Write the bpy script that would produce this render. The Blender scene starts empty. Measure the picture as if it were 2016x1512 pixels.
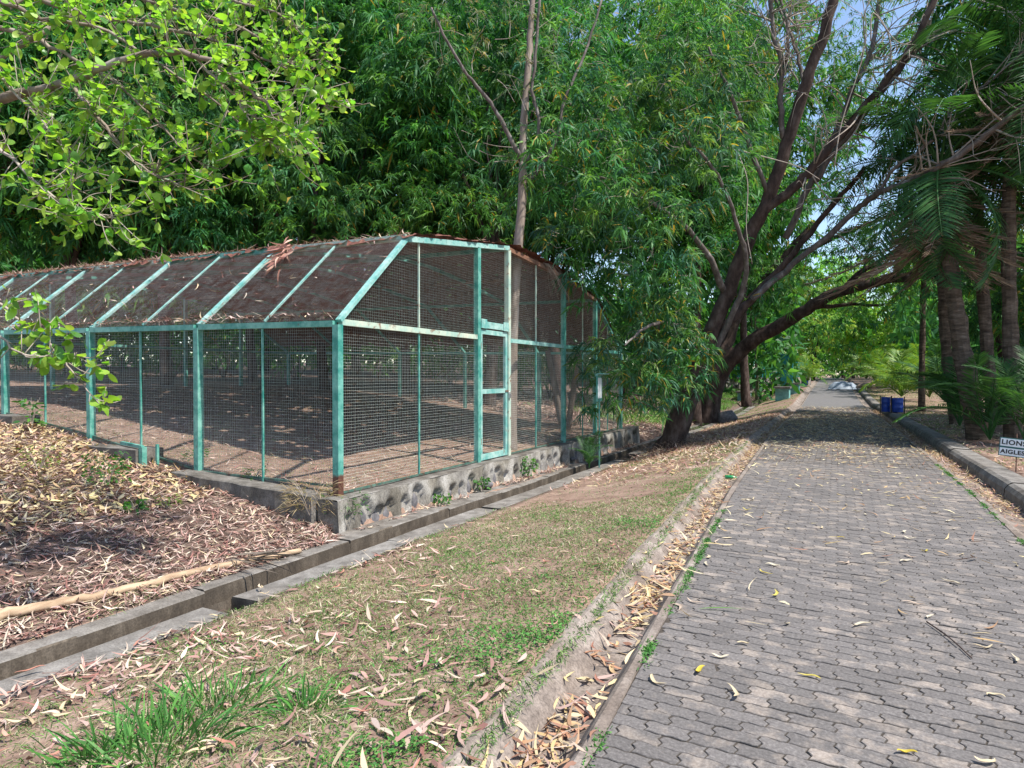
import bpy, math, random
import numpy as np
from mathutils import Vector, Matrix

random.seed(11)
rng = np.random.default_rng(11)
S = bpy.context.scene
C = S.collection
R = math.radians

# ------------------------------------------------------------------ camera
CAMZ, FPX, HOR = 1.6, 1260.0, 742.0
YAW = R(27.0)
cam = bpy.data.cameras.new('camera')
cam_o = bpy.data.objects.new('camera', cam)
C.objects.link(cam_o)
cam_o.location = (0, 0, CAMZ)
cam_o.rotation_euler = (R(90 - 0.64), 0, YAW)
cam.sensor_width = 36
cam.lens = 36 * FPX / 2016
cam.clip_end = 900
cam.clip_start = 0.05
S.camera = cam_o
FWD = np.array([-math.sin(YAW), math.cos(YAW), 0])
RGT = np.array([math.cos(YAW), math.sin(YAW), 0])

# ------------------------------------------------------------------ light
SUN_EL, SUN_AZ = R(58), R(94)          # azimuth clockwise from +Y
sdir = Vector((math.sin(SUN_AZ) * math.cos(SUN_EL), math.cos(SUN_AZ) * math.cos(SUN_EL), math.sin(SUN_EL)))
w = bpy.data.worlds.new('World')
S.world = w
w.use_nodes = True
nt = w.node_tree
sky = nt.nodes.new('ShaderNodeTexSky')
sky.sky_type = 'NISHITA'
sky.sun_disc = False
sky.sun_elevation = SUN_EL
sky.sun_rotation = SUN_AZ
sky.air_density = 1.0
sky.dust_density = .6
bg = nt.nodes['Background']
bg.inputs['Strength'].default_value = 0.135
nt.links.new(sky.outputs[0], bg.inputs[0])
sl = bpy.data.lights.new('sun', 'SUN')
sl.energy = 4.2
sl.angle = R(1.0)
sl.color = (1.0, 0.95, 0.86)
so = bpy.data.objects.new('sun', sl)
C.objects.link(so)
so.rotation_euler = sdir.to_track_quat('Z', 'Y').to_euler()
S.view_settings.view_transform = 'Standard'
S.view_settings.look = 'None'
S.view_settings.gamma = 1
S.view_settings.use_curve_mapping = False
S.view_settings.exposure = 0.95
S.cycles.max_bounces = 7
S.cycles.diffuse_bounces = 4
S.cycles.transmission_bounces = 5
S.cycles.caustics_reflective = False
S.cycles.caustics_refractive = False
S.cycles.sample_clamp_indirect = 6


# ------------------------------------------------------------------ helpers
def P(x, y, D):
    """A point of the place from where it shows in a 2016-wide picture and its distance ahead."""
    lat = (x - 1008) / FPX * D
    p = FWD * D + RGT * lat
    return np.array([p[0], p[1], CAMZ + (HOR - y) / FPX * D])


def nrm(v):
    return v / np.maximum(np.linalg.norm(v, axis=-1, keepdims=True), 1e-9)


class Geo:
    def __init__(s):
        s.v, s.l, s.t, s.c, s.n = [], [], [], [], 0

    def add(s, v, loops, tot, col=(1, 1, 1)):
        v = np.asarray(v, dtype=np.float32).reshape(-1, 3)
        s.v.append(v)
        s.l.append(np.asarray(loops, dtype=np.int32).ravel() + s.n)
        s.t.append(np.asarray(tot, dtype=np.int32).ravel())
        c = np.asarray(col, dtype=np.float32)
        if c.ndim == 1:
            c = np.tile(c[None, :3], (len(v), 1))
        s.c.append(c[:, :3])
        s.n += len(v)
        return s

    def box(s, a, b, col=(1, 1, 1)):
        x0, y0, z0 = a
        x1, y1, z1 = b
        v = [(x0, y0, z0), (x1, y0, z0), (x1, y1, z0), (x0, y1, z0), (x0, y0, z1), (x1, y0, z1), (x1, y1, z1), (x0, y1, z1)]
        f = [0, 3, 2, 1, 4, 5, 6, 7, 0, 1, 5, 4, 1, 2, 6, 5, 2, 3, 7, 6, 3, 0, 4, 7]
        return s.add(v, f, [4] * 6, col)

    def bar(s, p, q, wd, ht, up=(0, 0, 1), col=(1, 1, 1)):
        p, q, up = (np.array(k, float) for k in (p, q, up))
        d = nrm(q - p)
        a = nrm(np.cross(d, up)) * wd / 2
        b = nrm(np.cross(a, d)) * ht / 2
        v = [p - a - b, p + a - b, p + a + b, p - a + b, q - a - b, q + a - b, q + a + b, q - a + b]
        f = [0, 1, 2, 3, 4, 7, 6, 5, 0, 4, 5, 1, 1, 5, 6, 2, 2, 6, 7, 3, 3, 7, 4, 0]
        return s.add(v, f, [4] * 6, col)

    def tube(s, pts, rad, n=8, col=(1, 1, 1), rough=0.0):
        pts = np.array(pts, float)
        m = len(pts)
        rad = np.broadcast_to(np.array(rad, float), (m,))
        tan = np.gradient(pts, axis=0)
        tan = nrm(tan)
        a = np.cross(tan[0], (0, 0, 1.0) if abs(tan[0][2]) < .9 else (1.0, 0, 0))
        a = nrm(a)
        ang = np.arange(n) / n * 2 * math.pi
        V = []
        ph = rng.uniform(0, 6.28, n)
        for i in range(m):
            a = nrm(a - tan[i] * a.dot(tan[i]))
            b = np.cross(tan[i], a)
            rr = rad[i] * (1 + rough * (np.sin(ph + i * .9) * .6 + rng.normal(0, .5, n)))
            V.append(pts[i] + np.outer(np.cos(ang) * rr, a) + np.outer(np.sin(ang) * rr, b))
        V = np.concatenate(V)
        i, k = np.meshgrid(np.arange(m - 1), np.arange(n), indexing='ij')
        k2 = (k + 1) % n
        q = np.stack([i * n + k, i * n + k2, (i + 1) * n + k2, (i + 1) * n + k], -1).reshape(-1)
        loops = np.concatenate([q, np.arange(n)[::-1], (m - 1) * n + np.arange(n)])
        return s.add(V, loops, [4] * ((m - 1) * n) + [n, n], col)

    def build(s, name, mat, parent=None, smooth=False):
        v = np.concatenate(s.v)
        l = np.concatenate(s.l)
        t = np.concatenate(s.t)
        c = np.concatenate(s.c)
        me = bpy.data.meshes.new(name)
        me.vertices.add(len(v))
        me.vertices.foreach_set('co', v.ravel())
        me.loops.add(len(l))
        me.loops.foreach_set('vertex_index', l)
        me.polygons.add(len(t))
        st = np.zeros(len(t), dtype=np.int32)
        st[1:] = np.cumsum(t)[:-1]
        me.polygons.foreach_set('loop_start', st)
        me.polygons.foreach_set('loop_total', t)
        me.polygons.foreach_set('use_smooth', np.full(len(t), bool(smooth)))
        me.update(calc_edges=True)
        me.validate()
        if (c != 1).any():
            at = me.color_attributes.new('col', 'FLOAT_COLOR', 'POINT')
            if len(at.data) == len(c):
                at.data.foreach_set('color', np.concatenate([c, np.ones((len(c), 1), np.float32)], 1).ravel())
        me.materials.append(mat)
        o = bpy.data.objects.new(name, me)
        C.objects.link(o)
        if parent:
            o.parent = parent
            o.matrix_parent_inverse = Matrix.Translation(parent.location).inverted() if parent.rotation_euler[2] == 0 else parent.matrix_basis.inverted()
        return o


def tag(o, label, cat, group=None, kind=None):
    if label: o['label'] = label
    if cat: o['category'] = cat
    if group: o['group'] = group
    if kind: o['kind'] = kind
    return o


def thing(name, label, cat, loc=(0, 0, 0), group=None):
    o = bpy.data.objects.new(name, None)
    o.empty_display_size = .2
    C.objects.link(o)
    o.location = tuple(float(k) for k in loc)
    return tag(o, label, cat, group)


def link(name, me, parent=None, M=None):
    o = bpy.data.objects.new(name, me)
    C.objects.link(o)
    if parent:
        o.parent = parent
        o.matrix_parent_inverse = Matrix.Translation(parent.location).inverted()
    if M is not None:
        o.matrix_basis = M
    return o


def structure(o):
    o['kind'] = 'structure'
    return o


def wnoise(x, y, s=1.0, seed=0.0):
    """Smooth pseudo noise in -1..1 from sums of sines."""
    x = np.asarray(x) * s + seed * 7.1
    y = np.asarray(y) * s - seed * 3.3
    return (np.sin(x * 1.3 + 2.1 * np.sin(y * .7)) + np.sin(y * 1.7 + 1.7 * np.sin(x * .9 + 1)) + np.sin((x + y) * 2.3 + seed)
            * .6 + np.sin((x - y * 1.3) * 3.7 + 2) * .4) / 3.0


# leaves: vectorised strips. p base, d direction, roll axis random
def leaf_arrays(p, d, L, W, bend, droop, side=None, segs=3, wprof=None, fold=0.0):
    N = len(p)
    L = np.broadcast_to(L, (N,)).astype(float)
    W = np.broadcast_to(W, (N,)).astype(float)
    bend = np.broadcast_to(bend, (N,)).astype(float)
    droop = np.broadcast_to(droop, (N,)).astype(float)
    if side is None:
        side = rng.normal(0, 1, (N, 3))
    side = nrm(np.cross(d, side))
    ts = np.linspace(0, 1, segs + 1)
    if wprof is None:
        wprof = np.sin(np.pi * np.clip(ts, 0, 1) ** .8)
    rows = []
    for k, t in enumerate(ts):
        c = p + d * (L * t)[:, None] + side * (bend * L * t * t)[:, None]
        c = c + np.array([0, 0, -1.0]) * (droop * L * t * t)[:, None]
        if k == 0 or k == segs:
            rows.append(c[:, None, :])
        else:
            hw = (W * .5 * wprof[k])[:, None]
            sv = side * hw
            if fold:
                nv = np.cross(d, side) * hw * fold
                rows.append(np.stack([c - sv + nv, c + sv + nv], 1))
            else:
                rows.append(np.stack([c - sv, c + sv], 1))
    V = np.concatenate(rows, 1)            # N, 2*segs, 3
    nv = 2 * segs
    f, tot = [0, 1, 2], [3]
    for k in range(segs - 2):
        a = 1 + 2 * k
        f += [a, a + 2, a + 3, a + 1]
        tot.append(4)
    a = 1 + 2 * (segs - 2)
    f += [a, nv - 1, a + 1]
    tot.append(3)
    loops = (np.arange(N)[:, None] * nv + np.array(f)[None]).ravel()
    return V.reshape(-1, 3), loops, np.tile(tot, N), nv


def add_leaves(g, p, d, L, W, bend, droop, col, side=None, segs=3, **k):
    v, l, t, nv = leaf_arrays(p, d, L, W, bend, droop, side, segs, **k)
    g.add(v, l, t, np.repeat(col, nv, axis=0))


# ------------------------------------------------------------------ materials
def new_mat(name):
    m = bpy.data.materials.new(name)
    m.use_nodes = True
    n = m.node_tree.nodes
    b = n['Principled BSDF']
    return m, n, m.node_tree.links, b


def ramp(n, stops):
    r = n.new('ShaderNodeValToRGB')
    e = r.color_ramp.elements
    while len(e) < len(stops):
        e.new(.5)
    for k, (p, c) in zip(e, stops):
        k.position = p
        k.color = (*c, 1)
    return r


def noise(n, l, scale, detail=6, rough=.6, coord='obj', vec=None):
    t = n.new('ShaderNodeTexNoise')
    t.inputs['Scale'].default_value = scale
    t.inputs['Detail'].default_value = detail
    t.inputs['Roughness'].default_value = rough
    if vec is None:
        g = n.new('ShaderNodeNewGeometry')
        vec = g.outputs['Position']
    l.new(vec, t.inputs['Vector'])
    return t


def mixc(n, l, fac, a, b, mode='MIX'):
    m = n.new('ShaderNodeMix')
    m.data_type = 'RGBA'
    m.blend_type = mode
    for sock, v in ((m.inputs['Factor'], fac), (m.inputs['A'], a), (m.inputs['B'], b)):
        if hasattr(v, 'is_linked'):
            l.new(v, sock)
        elif isinstance(v, tuple):
            sock.default_value = (*v, 1)
        else:
            sock.default_value = v
    # first colour sockets are index 6/7
    return m


def cmix(n, l, fac, a, b, mode='MIX'):
    m = n.new('ShaderNodeMix')
    m.data_type = 'RGBA'
    m.blend_type = mode
    for i, v in ((0, fac), (6, a), (7, b)):
        sock = m.inputs[i]
        if isinstance(v, bpy.types.NodeSocket):
            l.new(v, sock)
        elif isinstance(v, (tuple, list)):
            sock.default_value = (*v, 1)
        else:
            sock.default_value = v
    return m.outputs[2]


def bump(n, l, b, height, strength=.4, dist=.02):
    k = n.new('ShaderNodeBump')
    k.inputs['Strength'].default_value = strength
    k.inputs['Distance'].default_value = dist
    l.new(height, k.inputs['Height'])
    l.new(k.outputs[0], b.inputs['Normal'])


def mat_noise(name, stops, scale, rough=.85, bstr=.5, bdist=.02, detail=8, spec=.3, scale2=None, stops2=None, fac2=.5, stretch=None):
    m, n, l, b = new_mat(name)
    vec = None
    if stretch:
        g = n.new('ShaderNodeNewGeometry')
        mp = n.new('ShaderNodeVectorMath')
        mp.operation = 'MULTIPLY'
        mp.inputs[1].default_value = stretch
        l.new(g.outputs['Position'], mp.inputs[0])
        vec = mp.outputs[0]
    t = noise(n, l, scale, detail, .65, vec=vec)
    r = ramp(n, stops)
    l.new(t.outputs['Fac'], r.inputs[0])
    out = r.outputs[0]
    if stops2:
        t2 = noise(n, l, scale2, 4, .5)
        r2 = ramp(n, stops2)
        l.new(t2.outputs['Fac'], r2.inputs[0])
        out = cmix(n, l, fac2, out, r2.outputs[0], 'MULTIPLY')
    l.new(out, b.inputs['Base Color'])
    b.inputs['Roughness'].default_value = rough
    b.inputs['Specular IOR Level'].default_value = spec
    if bstr:
        bump(n, l, b, t.outputs['Fac'], bstr, bdist)
    return m


def add_grain(m, scale=55, amt=.45):
    n = m.node_tree.nodes; l = m.node_tree.links
    b = n['Principled BSDF']
    src = b.inputs['Base Color'].links[0].from_socket
    t = noise(n, l, scale, 5, .75)
    r = ramp(n, [(.32, (1 - amt,) * 3), (.5, (1, 1, 1)), (.70, (1 + amt,) * 3)])
    l.new(t.outputs['Fac'], r.inputs[0])
    l.new(cmix(n, l, 1.0, src, r.outputs[0], 'MULTIPLY'), b.inputs['Base Color'])


def mat_leaf(name, trans=.35, rough=.38, spec=.5, tint=(1.3, 1.3, .6)):
    m, n, l, b = new_mat(name)
    a = n.new('ShaderNodeAttribute')
    a.attribute_name = 'col'
    l.new(a.outputs['Color'], b.inputs['Base Color'])
    b.inputs['Roughness'].default_value = rough
    b.inputs['Specular IOR Level'].default_value = spec
    if trans:
        tr = n.new('ShaderNodeBsdfTranslucent')
        l.new(cmix(n, l, 1.0, a.outputs['Color'], tint, 'MULTIPLY'), tr.inputs['Color'])
        mx = n.new('ShaderNodeMixShader')
        mx.inputs[0].default_value = trans
        l.new(b.outputs[0], mx.inputs[1])
        l.new(tr.outputs[0], mx.inputs[2])
        l.new(mx.outputs[0], n['Material Output'].inputs[0])
    return m


def mat_plain(name, col, rough=.6, spec=.4, metal=0.0, var=.25, scale=9):
    m, n, l, b = new_mat(name)
    t = noise(n, l, scale, 6)
    r = ramp(n, [(.3, tuple(c * (1 - var) for c in col)), (.7, tuple(min(1, c * (1 + var)) for c in col))])
    l.new(t.outputs['Fac'], r.inputs[0])
    l.new(r.outputs[0], b.inputs['Base Color'])
    b.inputs['Roughness'].default_value = rough
    b.inputs['Specular IOR Level'].default_value = spec
    b.inputs['Metallic'].default_value = metal
    return m


def mat_paint(name, base, pale, rust, rust_lo=.60, rust_hi=.68, foot=None):
    """Old gloss paint: faded patches, rust spots, and a rusty foot below height foot."""
    m, n, l, b = new_mat(name)
    t = noise(n, l, 4.5, 8, .7)
    r = ramp(n, [(.38, base), (.66, pale)])
    l.new(t.outputs['Fac'], r.inputs[0])
    t2 = noise(n, l, 7, 9, .7)
    r2 = ramp(n, [(rust_lo, (0, 0, 0)), (rust_hi, (1, 1, 1))])
    l.new(t2.outputs['Fac'], r2.inputs[0])
    out = cmix(n, l, r2.outputs[0], r.outputs[0], rust)
    if foot is not None:
        g = n.new('ShaderNodeNewGeometry')
        sx = n.new('ShaderNodeSeparateXYZ')
        l.new(g.outputs['Position'], sx.inputs[0])
        ad = n.new('ShaderNodeMath')
        ad.operation = 'MULTIPLY_ADD'
        ad.inputs[1].default_value = .16
        l.new(t2.outputs['Fac'], ad.inputs[0])
        l.new(sx.outputs['Z'], ad.inputs[2])
        lt = n.new('ShaderNodeMapRange')
        lt.inputs['From Min'].default_value = foot + .06
        lt.inputs['From Max'].default_value = foot + .10
        lt.inputs['To Min'].default_value = 1
        lt.inputs['To Max'].default_value = 0
        l.new(ad.outputs[0], lt.inputs['Value'])
        out = cmix(n, l, lt.outputs[0], out, rust)
    l.new(out, b.inputs['Base Color'])
    b.inputs['Roughness'].default_value = .5
    bump(n, l, b, t2.outputs['Fac'], .25, .004)
    return m


M_soil = mat_noise('soil', [(.25, (.13, .088, .066)), (.5, (.27, .185, .145)), (.75, (.38, .285, .23))], 3.2, .95, .8, .03,
                   scale2=.35, stops2=[(.3, (.62, .52, .45)), (.7, (1, 1, 1))], fac2=.7)
M_humus = mat_noise('humus', [(.25, (.05, .033, .027)), (.5, (.11, .075, .06)), (.75, (.20, .14, .115))], 9, .95, .9, .03)
M_leaf = mat_leaf('sickle_leaf', .45, .5, .3)
M_fig = mat_leaf('fig_leaf', .5, .4, .5, (1.2, 1.35, .45))
M_palm = mat_leaf('palm_leaflet', .35, .5, .3)
M_litter = mat_leaf('dry_leaf', .10, .6, .3, (1.1, .9, .7))
M_grass = mat_leaf('grass_blade', .25, .55, .3, (1.1, 1.2, .6))
M_conc = mat_noise('weathered_concrete', [(.22, (.045, .04, .036)), (.45, (.13, .12, .108)), (.7, (.26, .245, .23))], 4.5, .9, .6, .012,
                   scale2=1.1, stops2=[(.35, (.55, .5, .45)), (.65, (1, 1, 1))], fac2=.7)
M_slab = mat_noise('lit_slab', [(.22, (.075, .068, .062)), (.45, (.17, .157, .145)), (.7, (.29, .272, .255))], 5.5, .9, .6, .012, scale2=1.3, stops2=[(.35, (.6, .56, .52)), (.65, (1, 1, 1))], fac2=.7)  # paler concrete copy, sunlit tone of the slab tops put into its colour
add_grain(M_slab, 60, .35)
M_conc_mud = mat_noise('muddy_concrete', [(.25, (.12, .098, .086)), (.5, (.24, .202, .178)), (.75, (.38, .335, .30))], 3.5, .92, .6, .012,
                       scale2=1.6, stops2=[(.35, (.6, .55, .5)), (.65, (1, 1, 1))], fac2=.8)
add_grain(M_conc); add_grain(M_conc_mud); add_grain(M_soil, 30, .35)
M_mortar = mat_noise('stained_mortar', [(.28, (.09, .082, .075)), (.44, (.26, .245, .225)), (.66, (.46, .44, .41))], 3.0, .92, .7, .02,
                     scale2=2.0, stops2=[(.4, (.45, .42, .36)), (.62, (1, 1, 1))], fac2=.85, stretch=(1, 1, .45))
add_grain(M_mortar, 40, .5)
M_damp_shade = mat_noise('damp_shaded_concrete', [(.25, (.035, .028, .022)), (.5, (.085, .068, .052)), (.75, (.17, .14, .11))], 5, .85, .6, .01, stretch=(1, 1, .4))  # dark brown concrete copy: damp stains, with shade also put into the colour
add_grain(M_damp_shade)
M_stone = mat_noise('dark_stone', [(.3, (.05, .05, .055)), (.7, (.20, .19, .20))], 9, .85, .6, .01)
M_bark_dark = mat_noise('dark_bark', [(.3, (.022, .015, .013)), (.52, (.075, .05, .042)), (.72, (.15, .115, .10)), (.82, (.34, .32, .30))], 5, .95, .9, .03,
                        stretch=(1, 1, .5))
M_bark_pale = mat_noise('pale_bark', [(.3, (.12, .088, .068)), (.55, (.26, .21, .175)), (.75, (.40, .36, .33))], 5, .9, .6, .015, stretch=(1, 1, .25))
M_bark_grey = mat_noise('grey_bark', [(.3, (.055, .045, .04)), (.55, (.15, .125, .115)), (.75, (.34, .32, .31))], 7, .9, .6, .015, stretch=(1, 1, .4))
M_bark_palm = mat_noise('palm_bark', [(.3, (.03, .022, .017)), (.55, (.12, .088, .065)), (.75, (.24, .19, .15))], 6, .95, 1.0, .04, stretch=(.6, .6, 2.2))
M_twig = mat_plain('pale_twig', (.33, .28, .24), .85, .2)
M_teal = mat_paint('teal_paint', (.022, .20, .165), (.20, .44, .37), (.13, .055, .032), .64, .72)
M_teal_foot = mat_paint('teal_paint_rusty_foot', (.022, .20, .165), (.17, .42, .36), (.10, .042, .03), .66, .72, foot=.24)
M_teal_pale = mat_paint('faded_teal_paint', (.11, .34, .31), (.40, .56, .52), (.16, .08, .05), .60, .70)
M_cream = mat_paint('chalky_paint', (.30, .46, .40), (.56, .58, .46), (.20, .10, .06), .56, .66)
M_rust = mat_paint('rusted_steel', (.13, .06, .04), (.24, .13, .085), (.06, .03, .022), .55, .62)
M_wire = mat_paint('galvanised_wire', (.40, .46, .42), (.52, .54, .50), (.24, .16, .11), .57, .66)
M_wire_roof = mat_paint('roof_wire', (.20, .16, .15), (.36, .34, .32), (.17, .08, .06), .48, .58)
M_mat = mat_noise('leaf_mat', [(.3, (.06, .022, .017)), (.5, (.15, .06, .045)), (.72, (.26, .13, .095))], 14, .95, .8, .03)
M_white = mat_plain('white_board', (.72, .76, .78), .5, .4, var=.06)
M_signgreen = mat_plain('sign_green', (.015, .10, .10), .5, .4)
M_black = mat_plain('black_iron', (.015, .015, .017), .5, .4)
M_blue = mat_plain('blue_plastic', (.012, .06, .36), .4, .5, var=.35, scale=3)
M_turq = mat_plain('turquoise_wash', (.16, .36, .34), .85, .2, var=.3, scale=4)
M_fence = mat_plain('fence_teal', (.02, .20, .22), .5, .4)
M_sheet = mat_plain('white_sheet', (.24, .28, .34), .6, .3, var=.12, scale=4)
M_can = mat_plain('green_bottle', (.01, .22, .07), .25, .6)
M_lock = mat_plain('padlock_steel', (.5, .5, .52), .35, .5, .8)
M_pole = mat_noise('dry_pole', [(.3, (.24, .155, .095)), (.6, (.46, .34, .23)), (.8, (.62, .50, .37))], 6, .8, .4, .01, stretch=(2, .5, 2))
M_thatch = mat_leaf('dead_frond', .1, .8, .2, (1, .9, .7))

# brick: worn tan corners over slate grey
m, n, l, b = new_mat('paver')
a = n.new('ShaderNodeAttribute'); a.attribute_name = 'col'
sp = n.new('ShaderNodeSeparateColor'); l.new(a.outputs['Color'], sp.inputs[0])
t1 = noise(n, l, 7.0, 5, .6)
t2 = noise(n, l, 60, 6, .7)
t3 = noise(n, l, .55, 3, .5)
ad = n.new('ShaderNodeMath'); ad.operation = 'MULTIPLY_ADD'; ad.inputs[1].default_value = .16
l.new(sp.outputs[0], ad.inputs[0]); l.new(t1.outputs['Fac'], ad.inputs[2])
ad3 = n.new('ShaderNodeMath'); ad3.operation = 'MULTIPLY_ADD'; ad3.inputs[1].default_value = .40
l.new(t3.outputs['Fac'], ad3.inputs[0]); l.new(ad.outputs[0], ad3.inputs[2])
r1 = ramp(n, [(.79, (0, 0, 0)), (.96, (1, 1, 1))]); l.new(ad3.outputs[0], r1.inputs[0])
rg = ramp(n, [(.25, (.062, .055, .052)), (.55, (.140, .127, .122)), (.8, (.26, .24, .228))]); l.new(t2.outputs['Fac'], rg.inputs[0])
rt = ramp(n, [(.25, (.15, .12, .10)), (.55, (.26, .22, .19)), (.8, (.37, .33, .295))]); l.new(t2.outputs['Fac'], rt.inputs[0])
o_ = cmix(n, l, r1.outputs[0], rg.outputs[0], rt.outputs[0])
rb = ramp(n, [(0, (.84, .84, .84)), (1, (1.14, 1.14, 1.14))]); l.new(sp.outputs[1], rb.inputs[0])
o_ = cmix(n, l, 1.0, o_, rb.outputs[0], 'MULTIPLY')
rd = ramp(n, [(.35, (0, 0, 0)), (.95, (1, 1, 1))]); l.new(sp.outputs[2], rd.inputs[0])
o_ = cmix(n, l, rd.outputs[0], (.055, .048, .042), o_)
l.new(o_, b.inputs['Base Color'])
b.inputs['Roughness'].default_value = .82
bump(n, l, b, t2.outputs['Fac'], .5, .006)
M_brick = m
M_joint = mat_noise('joint_dirt', [(.3, (.03, .026, .022)), (.7, (.085, .07, .058))], 20, .95, .5, .01)
M_farroad = mat_noise('far_paving', [(.3, (.10, .095, .095)), (.6, (.155, .148, .148)), (.8, (.22, .205, .20))], 9, .85, .3, .01)

# ------------------------------------------------------------------ terrain functions
def XL(Y): return np.interp(Y, [-12, 2.6, 9.7, 18, 29, 45, 80, 140], [-.75, -.92, -1.31, -1.58, -1.69, -1.84, -2.1, -2.6])
def XR(Y): return np.interp(Y, [-12, 8, 11, 20, 29, 46, 80, 140], [1.6, 1.6, 1.64, 1.56, 1.42, 1.16, .8, .3])
def DL(Y): return np.interp(Y, [-12, 5, 11, 20, 80, 140], [-5.5, -5.53, -5.5, -5.68, -5.9, -6.2])
def DR(Y): return DL(Y) + .36
def ZR(Y): return np.interp(Y, [-50, 40, 57, 80, 110, 300], [0, 0, .45, .9, 1.3, 3])
def ZD(Y): return np.interp(Y, [-12, 8, 20, 60, 140], [-.5, -.5, -.6, -.65, -.65])

CX, CY = -6.157, 6.784            # the cage's near corner
CAGE_Y1 = CY + 12.9
CAGE_X1 = CX - 2.88 * 5


def zg(X, Y):
    X = np.asarray(X, float); Y = np.asarray(Y, float)
    X, Y = np.broadcast_arrays(X, Y)
    lo = XL(Y) - .52
    dr = DR(Y) + .36
    dl = DL(Y) - .2
    t = np.clip((lo - X) / (lo - dr), 0, 1)
    strip = .015 + (ZD(Y) - .015) * (t * t * (3 - 2 * t) * .45 + t * .55)
    out = np.interp(-X, [5.7, 6.2, 9.05, 11.9, 14.8, 20, 40, 200], [-.5, -.42, .02, .45, .8, 1.25, 2.2, 5])
    inn = np.interp(-X, [5.9, 6.25, 9.05, 11.9, 14.8, 20, 40, 200], [-.5, -.06, .12, .48, .82, 1.25, 2.2, 5])
    k = np.clip((Y - (CY - .02)) / .04, 0, 1) * np.clip((CAGE_Y1 + 1.6 - Y) / 1.5, 0, 1)
    left = out * (1 - k) + inn * k
    left = np.minimum(left, ZD(Y) + np.maximum(0, dl - X) * (1.0 + 99 * k))
    right = np.interp(X - XR(Y), [.8, 3, 8, 40, 200], [.10, .14, .25, .6, 3])
    z = np.where(X > XR(Y) + .4, right, np.where(X > lo, 0.0, np.where(X > dr - .01, strip, np.where(X > dl, ZD(Y), left))))
    z = np.where((X < dl + .02) & (X > -6.02) & (Y > 6.35) & (Y < 21.2), ZD(Y) - .06, z)
    b = wnoise(X, Y, 1.9) * .018 + wnoise(X, Y, 5.1, 2) * .008
    far = np.clip((np.abs(X) - 12) / 30, 0, 1) * wnoise(X, Y, .12, 4) * .5
    return z + ZR(Y) + b + far


def visible(p, margin=40):
    d = p[:, 0] * FWD[0] + p[:, 1] * FWD[1]
    lat = p[:, 0] * RGT[0] + p[:, 1] * RGT[1]
    px = 1008 + lat / np.maximum(d, .1) * FPX
    py = HOR - (p[:, 2] - CAMZ) / np.maximum(d, .1) * FPX
    return (d > .6) & (px > -margin) & (px < 2016 + margin) & (py < 1512 + margin) & (py > -margin), d


# ground sheet
rows = np.concatenate([np.arange(-12, 6.7, .3), [CY - .02, CY + .02], np.arange(7, 31, .45), np.arange(31, 95, 2.0), np.arange(95, 420, 25)])
colsf = []
for x in [-300, -150, -80, -55, -40, -33, -28] + list(np.arange(-25, -6.4, .45)) + [-6.35, -6.2, -6.05, -5.95]:
    colsf.append((lambda Y, x=x: np.full_like(Y, x), 0))
colsf += [(lambda Y: np.minimum(DL(Y) - .18, -5.62), 0), (lambda Y: DL(Y) - .165, 1), (lambda Y: DR(Y) + .345, 1), (lambda Y: DR(Y) + .36, 0)]
for f in np.linspace(.06, .97, 12):
    colsf.append((lambda Y, f=f: (DR(Y) + .36) * (1 - f) + (XL(Y) - .52) * f, 0))
colsf += [(lambda Y: XL(Y) - .53, 0), (lambda Y: XL(Y) - .50, 2), (lambda Y: XR(Y) + .76, 2), (lambda Y: XR(Y) + .79, 0)]
for d_ in [1.0, 1.4, 1.9, 2.5, 3.2, 4, 5, 6.5, 8, 10, 13, 17, 22, 30, 45, 80, 150, 300]:
    colsf.append((lambda Y, d_=d_: XR(Y) + d_, 0))
V = []
for f, flag in colsf:
    x = f(rows)
    z = zg(x, rows)
    if flag == 1: z = ZD(rows) - .75
    if flag == 2: z = ZR(rows) - .30
    V.append(np.stack([x, rows, z], 1))
V = np.stack(V, 0)
nc, nr = V.shape[:2]
i, k = np.meshgrid(np.arange(nc - 1), np.arange(nr - 1), indexing='ij')
q = np.stack([i * nr + k, (i + 1) * nr + k, (i + 1) * nr + k + 1, i * nr + k + 1], -1).reshape(-1)
g = Geo(); g.add(V.reshape(-1, 3), q, [4] * (len(q) // 4))
gnd = structure(g.build('ground', M_soil, smooth=True))
gnd.data.materials.append(M_humus)
for p_ in gnd.data.polygons:
    c_ = p_.center
    if c_[0] < -5.75 and (c_[1] < CY - .05 or c_[1] > CAGE_Y1 + .5): p_.material_index = 1


def loft(name, prof, base, mat, ys, parent=None, wob=.006, zf=ZR, seed=0):
    """Sweep a cross-section [(dx, z)] along the road."""
    V = []
    for j, (dx, z) in enumerate(prof):
        x = base(ys) + dx + wnoise(ys, j * 1.0 + seed, 2.0, seed) * wob
        V.append(np.stack([x, ys, zf(ys) + z + wnoise(ys, j * 3.0, 3.1, seed + 1) * wob * .6], 1))
    V = np.stack(V, 0)
    nc, nr = V.shape[:2]
    i, k = np.meshgrid(np.arange(nc - 1), np.arange(nr - 1), indexing='ij')
    q = np.stack([i * nr + k, (i + 1) * nr + k, (i + 1) * nr + k + 1, i * nr + k + 1], -1).reshape(-1)
    g = Geo(); g.add(V.reshape(-1, 3), q, [4] * (len(q) // 4))
    return g.build(name, mat, parent, smooth=False)


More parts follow.
